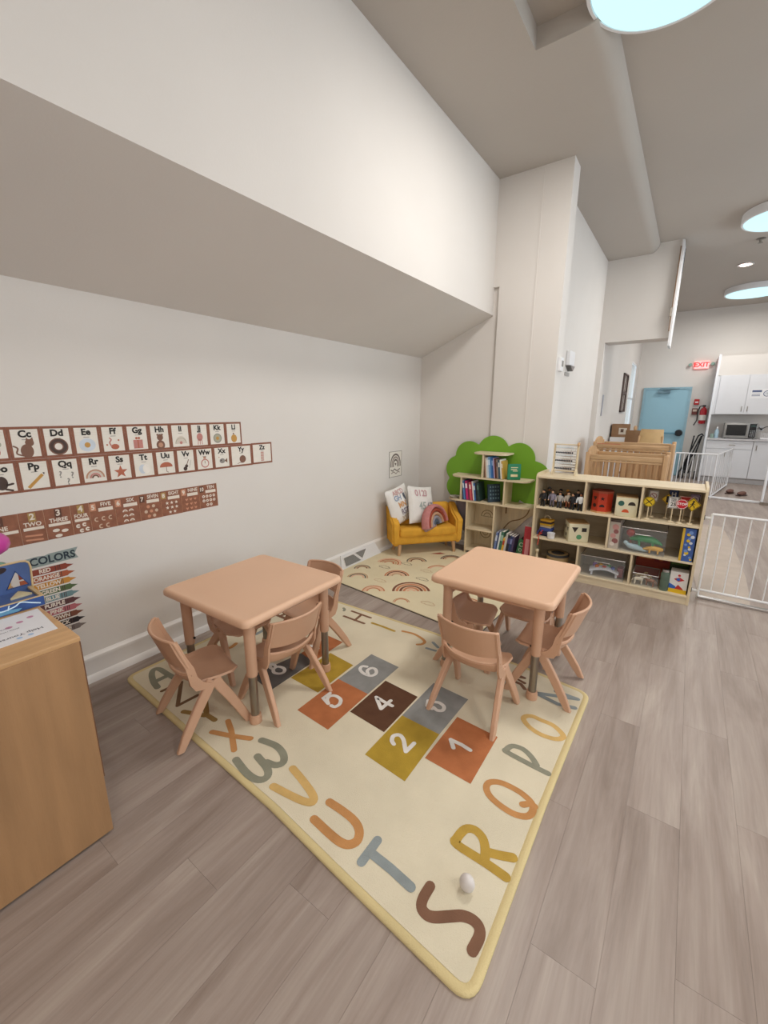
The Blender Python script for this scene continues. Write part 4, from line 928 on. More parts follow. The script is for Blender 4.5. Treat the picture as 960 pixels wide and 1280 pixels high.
    MB().tube([(-.03, .035, .02), (-.015, .03, .06), (.0, .04, .08), (.01, .035, .05)], .005).build('cord', flat('#3d3f86'), t, smooth=60)
    t = thing('white_cup', 'small white cup with a rim beside the red lace', 'cup', (-.945, 4.09, Z2))
    MB().lathe([(.026, 0), (.033, .006), (.034, .045), (.036, .048), (.036, .056), (.030, .056), (.029, .012), (.001, .01)], 20).build('cup', WHITE, t, smooth=40)
    t = thing('toy_picture_box', 'narrow toy box with pink pictures standing beside the middle divider', 'box', (-.415, 4.12, Z2), R(-4))
    MB().box(-.04, .04, -.03, .14, 0, .26).build('carton', flat('#b7aea4'), t)
    o = MB(); T = FRONT(0, -.0308, 0)
    for k, (x_, y_, r, m) in enumerate(((.005, .2, .026, 0), (-.008, .12, .022, 0), (.01, .075, .024, 1), (-.01, .045, .018, 2), (.012, .16, .02, 1))): disc(o, x_, y_, r, m, T, z=.0001*k)
    rect(o, -.04, .04, .245, .26, 3, T); o.build('print', [flat('#c28f8b'), flat('#8d5a58'), flat('#d9cfc8'), flat('#4b3a38')], t)
    def bin_(x0, x1, z, h, label, y0=4.07, y1=4.36):
        t = thing('clear_toy_bin', label, 'bin', ((x0+x1)/2, (y0+y1)/2, z)); a, b = (x1-x0)/2, (y1-y0)/2; th = .003
        o = MB(); o.box(-a, a, -b, b, 0, th); 
        o.box(-a, a, -b, -b+th, th, h); o.box(-a, a, b-th, b, th, h); o.box(-a, -a+th, -b+th, b-th, th, h); o.box(a-th, a, -b+th, b-th, th, h); o.build('bin_walls', GLASS, t)
        q = MB()
        for yy in (-b, b): q.tube([(-a, yy, h), (a, yy, h)], .0035, 6)
        for xx in (-a, a): q.tube([(xx, -b, h), (xx, b, h)], .0035, 6)
        q.build('rim', mat('acrylic_rim', '#a59c92', .2, 0, alpha=.8), t)
        h_ = MB().tube([(-a*.35, -b-.004, h*.78), (a*.35, -b-.004, h*.78)], .004, 6).build('grip', mat('acrylic_rim', '#c9c3bb'), t)
    bin_(-.365, -.035, Z2+.001, .215, 'clear bin of colourful toys in the middle row right cubby')
    def blob(name, label, cat, x, y, z, r, sc, c, rz=0):
        t = thing(name, label, cat, (x, y, z), rz); return t
    t = blob('toy_dinosaur', 'green toy dinosaur lying in the middle row clear bin', 'toy', -.18, 4.15, Z2+.09, 0, 0, 0)
    MB().tube([(-.12, 0, .01), (-.06, 0, .025), (0, 0, .03), (.06, 0, .02), (.11, 0, .0), (.125, 0, -.01)], [.01, .028, .034, .028, .014, .005], 12).build('body', mat('toy_green', '#2f8a4f', .3), t, smooth=60)
    for x_ in (-.05, .05): MB().tube([(x_, -.02, .01), (x_+.01, -.035, -.03)], [.012, .008]).build('leg', flat('#2c7d48'), t, smooth=60)
    t = blob('toy_crocodile', 'yellow toy crocodile at the front of the middle row clear bin', 'toy', -.12, 4.12, Z2+.035, 0, 0, 0)
    MB().tube([(-.08, 0, -.005), (-.04, 0, .01), (.0, 0, .018), (.05, 0, .015), (.075, 0, .018)], [.006, .016, .022, .02, .012], 12).build('body', mat('toy_yellow', '#cf9d2e', .35), t, smooth=60)
    for x_ in (-.02, .04): MB().tube([(x_, -.015, .01), (x_, -.03, -.02)], [.009, .006]).build('leg', flat('#c08f28'), t, smooth=60)
    t = blob('toy_rattle', 'red toy rattle with stem in the middle row clear bin', 'toy', -.30, 4.16, Z2+.004, 0, 0, 0)
    MB().ball((0, 0, .15), .034, sc=(1, 1, 1)).build('ball', mat('toy_red', '#a83a34', .35), t, smooth=180); MB().tube([(0, 0, .12), (.02, 0, .004)], .008).build('stem', flat('#9b5a4b'), t, smooth=60)
    t = blob('toy_seal', 'light blue toy seal in the middle row clear bin, left of the crocodile', 'toy', -.27, 4.12, Z2+.03, 0, 0, 0)
    MB().tube([(-.05, 0, .03), (-.02, 0, .015), (.03, 0, .01), (.08, 0, -.005), (.11, 0, -.01)], [.014, .024, .026, .014, .005], 12).build('body', mat('toy_lightblue', '#9bb3bd', .35), t, smooth=60); MB().ball((-.055, 0, .04), .018).build('head', flat('#a9bfc8'), t, smooth=180)
    t = thing('blue_game_box', 'tall blue game box with colourful pictures at the right end of the middle row', 'box', (.112, 4.11, Z2), R(-1))
    MB().box(-.045, .045, -.04, .2, 0, .275).build('carton', flat('#3c5a9a', .4), t); o = MB(); T = FRONT(0, -.0408, 0)
    rect(o, -.045, -.028, 0, .275, 3, T)
    for k in range(14): disc(o, -.015+.05*random.random(), .02+.24*k/14, .008+.008*random.random(), k % 3, T, z=.0001*(k+1))
    o.build('print', [flat('#d2b12d'), flat('#6f8fc7'), flat('#c7ccd4'), flat('#c9a437')], t)
    # bottom row
    t = thing('wooden_drum', 'round wooden toy drum with dark rim in the bottom left cubby', 'toy', (-.89, 4.2, Z3))
    MB().lathe([(.09, 0), (.10, .01), (.10, .12), (.092, .125), (.001, .122)], 28).build('shell', flat('#a58c63'), t, smooth=40); MB().lathe([(.102, .1), (.104, .102), (.104, .122), (.102, .124)], 28).build('rim', DARK, t, smooth=40)
    t = thing('wooden_peg_doll', 'tiny wooden peg doll in the bottom left corner of the toy shelf', 'toy', (-1.06, 4.09, Z3)); MB().lathe([(.016, 0), (.018, .03), (.012, .1), (.008, .125)], 14).build('body', BIRCHV, t, smooth=60); MB().ball((0, 0, .145), .019).build('head', BIRCHV, t, smooth=180)
    t = thing('wooden_rattle', 'short dark wooden rattle lying behind the peg doll', 'toy', (-1.0, 4.2, Z3+.02)); MB().tube([(-.04, 0, 0), (-.01, 0, .01), (.04, .01, .0)], [.02, .009, .009]).build('body', flat('#6e5a3f'), t, smooth=60)
    bin_(-.66, -.30, Z3+.001, .19, 'clear bin holding a baby activity toy in the bottom middle cubby')
    t = thing('activity_toy', 'white baby activity toy with orange, green and blue buttons in the bottom middle bin', 'toy', (-.47, 4.17, Z3+.006), R(6))
    def P(u, v): x = (u-.5)*.24; y = (v-.5)*.13; return (x, y, .045+.03*math.cos(PI*(u-.5))*1.0+.01*math.cos(PI*(v-.5)))
    MB().sheet(P, 12, 6, .014).build('body', mat('toy_white', '#cfd3dc', .35), t, smooth=60)
    for x_, y_, c in ((-.06, -.02, '#c9692c'), (-.03, .03, '#d6a02e'), (.0, -.025, '#b8402f'), (.04, .02, '#3f8f5f'), (.07, -.02, '#3c56a0'), (-.08, .03, '#7a4fa0')): MB().lathe([(.018, .06), (.018, .088), (.01, .094), (.001, .095)], 14, T=TR(x_, y_, 0)).build('button', flat(c, .3), t, smooth=40)
    for x_ in (-.1, .1): MB().tube([(x_, -.05, 0), (x_, -.05, .05)], .01).build('foot', flat('#b9bdc7'), t, smooth=60)
    t = thing('pink_toy_blocks', 'dark pink toy block behind the activity toy at the right of the bottom middle bin', 'toy', (-.34, 4.2, Z3+.006)); MB().rbox(-.025, .025, -.04, .04, 0, .09, .006).build('block', flat('#8c4a52'), t)
    t = thing('puzzle_carton', 'orange red puzzle carton standing at the back of the bottom right cubby', 'box', (-.10, 4.385, Z3), 0)
    MB().box(-.14, .12, -.03, .03, 0, .255).build('carton', flat('#8e3422'), t); o = MB(); T = FRONT(0, -.0308, 0)
    rect(o, -.12, -.02, .17, .235, 0, T); rect(o, .0, .1, .16, .22, 1, T); disc(o, -.09, .2, .02, 2, T, z=.0002); disc(o, .05, .19, .02, 0, T, z=.0002); o.build('print', [flat('#b8622c'), flat('#7a1f22'), flat('#c7962e')], t)
    t = thing('dark_green_box', 'dark green toy box at the back right of the bottom right cubby', 'box', (.09, 4.37, Z3)); MB().box(-.07, .07, -.04, .04, 0, .24).build('carton', flat('#2f3d22'), t); MB().box(-.06, .06, -.0408, -.04, .17, .22).build('print', flat('#4f6a2c'), t)
    bin_(-.235, -.045, Z3+.001, .11, 'clear low bin of toy animals in the bottom right cubby', 4.075, 4.30)
    for k, (x_, y_, c, lab) in enumerate(((-.19, 4.11, '#d6cdb8', 'cream toy horse at the front left of the toy animal bin'), (-.15, 4.17, '#c7b287', 'tan toy cow in the middle of the toy animal bin'), (-.10, 4.12, '#8a5a3c', 'brown toy horse at the front right of the toy animal bin'), (-.19, 4.22, '#b9a27c', 'sandy toy camel at the back of the toy animal bin'))):
        t = thing('toy_animal', lab, 'toy animal', (x_, y_, Z3+.005), R((20, -30, 160, 10)[k]), 'toy animals in the low bin')
        MB().tube([(-.032, 0, .045), (-.01, 0, .05), (.02, 0, .048), (.034, 0, .05)], [.013, .016, .016, .012], 10).build('body', flat(c), t, smooth=60)
        MB().tube([(.03, 0, .052), (.045, 0, .075), (.062, 0, .072)], [.010, .009, .006], 8).build('head', flat(c), t, smooth=60)
        for a, b in ((-.026, -.008), (-.026, .008), (.026, -.008), (.026, .008)): MB().tube([(a, b, .045), (a, b, 0)], [.007, .005], 6).build('leg', flat(c), t, smooth=60)
        MB().tube([(-.04, 0, .05), (-.05, 0, .03)], [.004, .003], 6).build('tail', flat(c), t)
    t = thing('glass_bottle', 'tall clear plastic jar with green contents beside the animal bin', 'jar', (-.0, 4.10, Z3))
    MB().lathe([(.03, 0), (.033, .01), (.033, .15), (.025, .165)], 20).build('jar', mat('jar_green', '#6f8576', .12, .1, alpha=.6), t, smooth=40); MB().lathe([(.028, .165), (.028, .185), (.001, .187)], 18).build('lid', CHROME, t, smooth=40)
    t = thing('puzzle_box', 'white, yellow and blue puzzle box with a red figure in the bottom right cubby', 'box', (.095, 4.085, Z3), R(-2))
    MB().box(-.062, .062, -.0, .10, 0, .185).build('carton', flat('#d9d6d2', .4), t); o = MB(); T = FRONT(0, -.0008, 0)
    rect(o, -.062, .062, 0, .035, 0, T); poly(o, [(-.062, .035), (-.062, .08), (-.02, .06), (0, .035)], 1, T); poly(o, [(-.02, .035), (.0, .075), (.03, .05), (.04, .035)], 2, T, .0001); poly(o, [(-.035, .12), (.0, .10), (.04, .12), (.005, .14)], 2, T, .0001); disc(o, .0, .155, .010, 2, T); disc(o, -.003, .12, .013, 1, T, .0003)
    o.build('print', [flat('#d8b120'), flat('#2f5fae'), flat('#b8302c')], t)
    # abacus on top
    t = thing('bead_abacus', 'wooden bead abacus with black, white and red beads on top of the toy shelf', 'abacus', (-.93, 4.30, .9605), R(-2))
    for sx in (-.105, .105): 
        MB().prism([(-.05, 0), (.05, 0), (.045, .02), (.014, .06), (.010, .29), (-.010, .29), (-.014, .06), (-.045, .02)], -.007, .007, 'x', T=TR(sx, 0, 0)).build('side_frame', BIRCHV, t)
        if sx > 0: MB().ball((sx, .0, .29), .026, 14, 8, sc=(.5, 1, .8)).build('finial', OAK, t, smooth=180)
    MB().tube([(-.115, 0, .285), (.115, 0, .285)], .006).build('rail', BIRCH, t, smooth=60); MB().tube([(-.115, 0, .035), (.115, 0, .035)], .006).build('rail', BIRCH, t, smooth=60)
    for k in range(9):
        z = .058+k*.025; W_ = MB().tube([(-.1, 0, z), (.1, 0, z)], .0015, 6).build('wire', CHROME, t)
        o = MB()
        for j in range(12): o.ball((-.088+.0155*j + (.0 if j < 9 else .004), 0, z), .0088, 8, 6, m=((k % 3) if j < 10 else 1), sc=(.85, 1, 1))
        o.build('beads', [flat(('#31343a', '#b04a3a', '#dfe4e6')[k % 3]), flat('#e6e6e2'), flat('#cfd6da')], W_, smooth=180)
toys_top()

# ================================================================== WALL CARDS AND POSTERS
CB = mat('card_brown', '#8a5742', .6, .1, 40); CB2 = mat('number_card_brown', '#8f5c45', .6, .12, 30)
INK = '#2b2724'
TI = {'tan': '#b98d74', 'brown': '#7d5a4a', 'rust': '#b0664e', 'pink': '#bd8078', 'gold': '#c0914a', 'grey': '#8c8884', 'pale': '#cfc4b8', 'blue': '#c9d2dd', 'ink': INK, 'sage': '#a8a893', 'dark': '#4a3a34', 'white': '#e9e4dc'}
TK = list(TI)
def icon(o, k, T):
    m = lambda n: TK.index(n)
    D = lambda x, y, r, c, z=0, sy=1.: disc(o, x, y, r, m(c), T, z=z, sy=sy)
    if k == 'B': D(0, -.01, .025, 'rust'); D(.02, .02, .012, 'sage', .0001)
    elif k == 'C': D(0, -.012, .022, 'brown', 0, 1.3); D(.012, .022, .015, 'brown', .0001); poly(o, [(.0, .03), (.004, .045), (.010, .034)], m('brown'), T); poly(o, [(.014, .034), (.024, .045), (.026, .028)], m('brown'), T); ribbon(o, [(-.015, -.03), (-.035, -.02), (-.03, .0), (-.042, .01)], .006, T, m('brown'))
    elif k == 'D': arc(o, 0, 0, .025, .022, 0, 360, m('brown'), T, n=24); arc(o, 0, .001, .025, .013, 0, 360, m('dark'), T, z=.0001, n=24)
    elif k == 'E': D(0, 0, .033, 'blue', 0, .9); D(0, 0, .012, 'gold', .0001)
    elif k == 'F': D(.004, -.015, .018, 'rust', 0, .7); ribbon(o, [(-.012, -.012), (-.018, .005), (-.01, .018), (-.016, .026)], .006, T, m('pink')); D(.022, .015, .004, 'rust'); D(-.03, -.005, .004, 'rust')
    elif k == 'G': rect(o, -.022, .022, -.03, .012, m('pink'), T); rect(o, -.003, .003, -.03, .012, m('rust'), T, .0001); D(-.006, .02, .006, 'rust'); D(.006, .02, .006, 'rust')
    elif k == 'H': D(0, -.02, .022, 'brown', 0, 1.1); D(0, .018, .016, 'brown', .0001); D(0, -.02, .012, 'tan', .0002); D(-.012, .032, .005, 'brown'); D(.012, .032, .005, 'brown')
    elif k == 'I': poly(o, [(.032*math.cos(a), -.02+.04*math.sin(a)) for a in [PI*i/12 for i in range(13)]], m('pale'), T); arc(o, 0, -.02, .03, .003, m=m('sage'), T=T, z=.0001); D(0, -.015, .008, 'pink', .0002)
    elif k == 'J': D(0, .01, .018, 'pink', 0, 1.2); [ribbon(o, [(x, .0), (x*1.3, -.03)], .004, T, m('pink')) for x in (-.01, 0, .01)]
    elif k == 'K': D(0, -.002, .027, 'grey'); D(0, -.002, .022, 'sage', .0001); D(0, -.002, .010, 'gold', .0002)
    elif k == 'L': D(0, -.008, .020, 'gold', 0, 1.15); D(-.002, .02, .005, 'brown')
    elif k == 'O': D(0, 0, .02, 'dark', 0, 1.4); ribbon(o, [(-.01, -.02), (-.03, -.035)], .01, T, m('dark')); ribbon(o, [(.01, -.01), (.035, -.005)], .008, T, m('dark')); ribbon(o, [(.01, -.025), (.03, -.032)], .008, T, m('dark'))
    elif k == 'P': ribbon(o, [(-.028, -.03), (.026, .022)], .012, T, m('gold'), caps=False); poly(o, [(.026, .03), (.034, .03), (.032, .02)], m('dark'), T)
    elif k == 'Q':
        for x, y in ((-.022, .012), (.022, .005), (.004, -.022)): put_text(o, '?', .04, T @ TR(x, y), m('grey'))
    elif k == 'R': [arc(o, 0, -.018, .036-i*.008, .007, m=m(('tan', 'pale', 'pink', 'brown')[i]), T=T) for i in range(4)]
    elif k == 'S': star(o, 0, -.002, .032, m('rust'), T)
    elif k == 'T': D(-.008, .0, .018, 'blue', 0, 1.3); D(.010, .0, .018, 'white', .0001, 1.3)
    elif k == 'U': poly(o, [(.034*math.cos(a), -.002+.026*math.sin(a)) for a in [PI*i/12 for i in range(13)]], m('rust'), T); ribbon(o, [(0, 0), (0, -.026), (.008, -.03)], .003, T, m('brown'))
    elif k == 'V': D(-.008, -.022, .011, 'dark'); D(.0, -.008, .009, 'dark'); ribbon(o, [(0, -.005), (.014, .026)], .004, T, m('brown')); ribbon(o, [(.016, -.02), (.028, .022)], .002, T, m('grey'))
    elif k == 'W': arc(o, 0, -.004, .022, .006, 0, 360, m('pink'), T, n=24); ribbon(o, [(0, -.004), (0, .01)], .003, T, m('brown')); rect(o, -.008, .008, .022, .034, m('tan'), T)
    elif k == 'X': D(0, 0, .018, 'grey', 0, .8); poly(o, [(.015, 0), (.033, .014), (.033, -.014)], m('brown'), T); D(-.008, .003, .004, 'dark', .0001); D(-.02, .022, .003, 'rust')
    elif k == 'Y': D(.008, -.002, .023, 'brown'); ribbon(o, [(-.03, -.028), (-.01, -.022), (.008, -.024)], .003, T, m('brown'))
    elif k == 'Z': 
        rect(o, -.012, .012, -.03, .03, m('pale'), T)
        for i in range(6): rect(o, -.012, .012, -.027+i*.01, -.022+i*.01, m('pink'), T, .0001)
NAMEOF = {'C': 'cat', 'D': 'donut', 'E': 'egg', 'F': 'flamingo', 'G': 'gift', 'H': 'hippo', 'I': 'igloo', 'J': 'jellyfish', 'K': 'kiwi', 'L': 'lemon', 'O': 'dark animal', 'P': 'pencil', 'Q': 'question marks', 'R': 'rainbow',
          'S': 'star', 'T': 'tooth', 'U': 'umbrella', 'V': 'violin', 'W': 'watch', 'X': 'fish', 'Y': 'yarn ball', 'Z': 'zebra', 'B': 'brown print'}
def alpha_card(L, y0, y1, z0, z1, wx=1.):
    yc, zc = (y0+y1)/2, (z0+z1)/2
    t = thing('alphabet_card', 'brown bordered alphabet card %s%s with a %s picture' % (L, L.lower(), NAMEOF[L]), 'card', (-2.67, yc, zc), group='alphabet cards on the left wall')
    T = Matrix(((0, 0, 1, 0), (1, 0, 0, 0), (0, 1, 0, 0), (0, 0, 0, 1))); a, b = (y1-y0)/2-.0004, (z1-z0)/2-.0004
    MB().box(0, .0015, -a, a, -b, b).build('border', CB, t)
    c, d = a-.0115, b-.0125
    MB().box(.0015, .0019, -c, c, -d, d).build('panel', PAPER, t)
    o = MB(); put_text(o, L+L.lower(), .046, T @ TR(0, d-.024, .0024), TK.index('ink'), .045)
    rect(o, -.014, .014, d-.052, d-.049, TK.index('grey'), T, .0023)
    for k in range(3): rect(o, -c, c, d-.012-k*.014, d-.0113-k*.014, TK.index('pale'), T, .0021)
    icon(o, L, T @ TR(0, -.025, .0024, s=(1.2, 1.2, 1))); o.build('print', [flat(v) for v in TI.values()], t)
E_ = 1.952
for k, L in enumerate('LKJIHGFEDCB'): alpha_card(L, E_-(k+1)*.1325, E_-k*.1325, 1.309, 1.470)
for k, L in enumerate('XWVUTSRQPO'): alpha_card(L, 1.8425-(k+1)*.1338, 1.8425-k*.1338, 1.148, 1.3085)
alpha_card('Y', 1.843, 2.03, 1.149, 1.309); alpha_card('Z', 2.0305, 2.222, 1.151, 1.311)

NB = [.45, .605, .71, .828, .917, 1.048, 1.183, 1.315, 1.449, 1.578, 1.713]
WORDS = ['ONE', 'TWO', 'THREE', 'FOUR', 'FIVE', 'SIX', 'SEVEN', 'EIGHT', 'NINE', 'TEN']
def number_card(i):
    y0, y1 = NB[i], NB[i+1]; yc = (y0+y1)/2; a = (y1-y0)/2; z0, z1 = .888+.001*i-.006, 1.046+.0006*i; zc = (z0+z1)/2; b = (z1-z0)/2
    t = thing('number_card', 'brown number card %d with white word %s and counting pictures' % (i+1, WORDS[i]), 'card', (-2.67, yc, zc), group='number cards on the left wall')
    T = Matrix(((0, 0, 1, 0), (1, 0, 0, 0), (0, 1, 0, 0), (0, 0, 0, 1)))
    MB().box(0, .0012, -a+.0006, a-.0006, -b, b).build('card', CB2, t)
    MB().box(.0, .002, a-.002, a-.0005, -b, b).build('edge_strip', flat('#b98a6a'), t)
    o = MB(); z = .0022; C = ['#e2d8cc', '#c9b09a', '#c68d70', '#5e3d30', '#a98a52']; wd = 2*a
    tall = i < 4
    if tall:
        rect(o, -.014, .018, .03, .076, 3 if i % 2 == 0 else 4, T, .0018); put_text(o, str(i+1), .045, T @ TR(.002, .054, z), 0, .03); put_text(o, WORDS[i], .030*(1 if i < 3 else .95), T @ TR(0, .016, z), 0, .025, sx=min(1, wd/(.028*len(WORDS[i])*.9)))
        rect(o, -a+.012, a-.008, -.014, .001, 0, T, .0018); yb = -.05; 
    else:
        rect(o, -a+.003, -a+.033, .03, .072, 3 if i % 3 == 0 else (4 if i == 7 else 2), T, .0018); put_text(o, str(i+1), .036, T @ TR(-a+.018, .05, z), 0, .03, sx=.85 if i == 9 else 1)
        put_text(o, WORDS[i], .030, T @ TR(.018, .06, z), 0, .025, sx=.8 if len(WORDS[i]) > 4 else 1); rect(o, -.022, a-.012, .022, .042, 0, T, .0018); yb = -.03
    n = i+1
    if n == 1: disc(o, 0, yb+.005, .026, 2, T, z=z, sy=.85); ribbon(o, [(0, yb+.02), (.004, yb+.032)], .004, T, 1, z=z)
    elif n == 2: [ribbon(o, [(-.035, yb-.012+q*.022), (.03, yb+.003*0-.018+q*.022)], .009, T, 2, z=z) for q in (0, 1)]
    elif n == 3:
        for x, y in ((-.018, .012), (.02, .004), (-.01, -.018)): disc(o, x, yb+y, .016, 0, T, z=z, sy=.55)
    elif n == 4:
        for x, y in ((-.02, .012), (.01, .016), (-.006, -.016), (.022, -.012)): arc(o, x, yb+y, .007, .008, 20, 330, 0, T, z=z)
    else:
        rows = {5: (3, 2), 6: (2, 2, 2), 7: (2, 3, 2), 8: (3, 3, 2), 9: (3, 3, 3), 10: (4, 4, 2)}[n]; sp = {5: .036, 6: .034, 7: .032, 8: .03, 9: .03, 10: .026}[n]
        dy = .03 if len(rows) > 2 else .042
        for r_, q in enumerate(rows):
            for k in range(q):
                x = (k-(q-1)/2)*sp; y = yb+.012*(len(rows) > 2)+((len(rows)-1)/2-r_)*dy-.012
                if n == 5: arc(o, x, y, .010, .006, 60, 300, 1, T, z=z)
                elif n == 6: arc(o, x, y-.006, .011, .006, m=0, T=T, z=z); arc(o, x, y-.006, .004, .004, m=1, T=T, z=z)
                elif n == 8: star(o, x, y, .012, 0, T, z)
                elif n == 9: poly(o, [(x, y-.01), (x-.01, y+.002), (x-.006, y+.008), (x, y+.003), (x+.006, y+.008), (x+.01, y+.002)], 2, T, z)
                elif n == 10: arc(o, x, y, .007, .006, 0, 360, 0, T, z=z)
                else: disc(o, x, y, .010, 1 if (k+r_) % 2 else 2, T, z=z)
    o.build('print', [flat(c) for c in C], t)
for i in range(10): number_card(i)

def colors_poster():
    t = thing('colors_poster', 'laminated COLORS poster with ten crayons, on the left wall behind the cabinet', 'poster', (-2.67, .70, .58))
    T = Matrix(((0, 0, 1, 0), (1, 0, 0, 0), (0, 1, 0, 0), (0, 0, 0, 1)))
    MB().box(0, .001, -.17, .175, -.26, .235).build('laminate', mat('laminate', '#d9d3ce', .3, .01), t)
    o = MB(); poly(o, [(-.15, .17), (.128, .176), (.115, .205), (.132, .236), (.0, .232), (-.02, .226), (-.05, .23), (-.15, .222)], 0, T, .0015)
    o.build('banner', flat('#8f9b98'), t)
    o = MB(); put_text(o, 'COLORS', .056, T @ TR(.014, .201, .002), 0, .03, sx=.93); o.build('title', flat('#26333f'), t)
    names = [('RED', '#8c4030'), ('ORANGE', '#a8593a'), ('YELLOW', '#c78a3a'), ('GREEN', '#54663f'), ('BLUE', '#6f8c90'), ('PURPLE', '#5f3a3c'), ('PINK', '#b0636a'), ('BROWN', '#7a4a38'), ('BLACK', '#2a2326'), ('WHITE', '#7d716c')]
    for k, (n, c) in enumerate(names):
        y = .145-k*.040+.0; x1 = .10+.0015*k
        o = MB(); poly(o, [(-.14, y-.016), (x1-.035, y-.016), (x1-.03, y-.010), (x1, y), (x1-.03, y+.010), (x1-.035, y+.016), (-.14, y+.016)], 0, T, .0015)
        for q in (0, .012, .02): rect(o, x1-.085+q, x1-.082+q, y-.016, y+.016, 1, T, .0018)
        put_text(o, n, .030, T @ TR(-.03+.003*k, y, .002), 2, .035, sx=.92)
        o.build('crayon', [flat(c), flat('#4a3430'), flat('#e4d8ca')], t)
colors_poster()

# ================================================================== FOREGROUND CABINET
def cabinet():
    t = thing('wooden_cabinet', 'tall light maple cabinet in the left foreground with a paper on top', 'cabinet', (0, 0, 0))
    X1, Y1, X0, Y0, H = -1.566, .452, -2.42, -.55, .815
    MB().rbox(X1-.018, X1, Y0, Y1-.004, .012, H-.018, .002, 1).build('side_panel', MAPLE, t)
    MB().rbox(X0, X0+.018, Y0, Y1-.004, .012, H-.018, .002, 1).build('side_panel', MAPLE, t)
    MB().rbox(X0, X1, Y0, Y1, H-.018, H, .003, 2).build('top', MAPLET, t, smooth=40)
    MB().box(X0+.018, X1-.018, Y1-.014, Y1-.006, .02, H-.018).build('back_panel', MAPLE, t)
    MB().box(X0+.018, X1-.018, Y0+.02, Y1-.02, .08, .1).build('shelf_board', MAPLET, t); MB().box(X0+.018, X1-.018, Y0+.02, Y1-.02, .42, .44).build('shelf_board', MAPLET, t)
    MB().box(X1-.016, X1-.002, Y1-.006, Y1-.0005, .25, H-.02).build('edge_strip', flat('#6b4a34'), t)
    MB().box(X0+.03, X1-.03, Y0+.03, Y1-.03, 0, .02).build('plinth', DARK, t)
cabinet()
def notice():
    t = thing('paper_notice', 'white printed paper sheet with pink doodles lying on the maple cabinet', 'paper', (0, 0, .8155))
    pts = [(-1.926, .440), (-1.685, .428), (-1.680, .120), (-1.925, .130)]
    MB().prism(pts, 0, .0008, 'z').build('sheet', mat('notice_white', '#e6e6ea', .5, .01), t)
    o = MB(); z = .0011
    def tx(s, x, y, size, m): put_text(o, s, size, TR(x, y, z, rz=-PI/2+.05), m, .01)
    tx('Help Yourself', -1.735, .335, .024, 0); tx('please return when finished', -1.792, .29, .011, 0); tx('thank you friends', -1.82, .29, .012, 1)
    for k in range(7): disc(o, -1.865+.02*(k % 3), .40-.035*k, .010, 2, TR(), z=z)
    disc(o, -1.71, .36, .008, 3, z=z); disc(o, -1.71, .33, .008, 3, z=z)
    o.build('print', [flat('#4a4a58'), flat('#6f6a8c'), flat('#c58ba8'), flat('#a9c3e0')], t)
notice()
BLU = mat('puzzle_blue', '#4d659a', .4, .25, 9); BLUD = mat('puzzle_deep_blue', '#304f8c', .4, .3, 14); PLY = wood('ply_edge', '#cdb287', .5, 1)
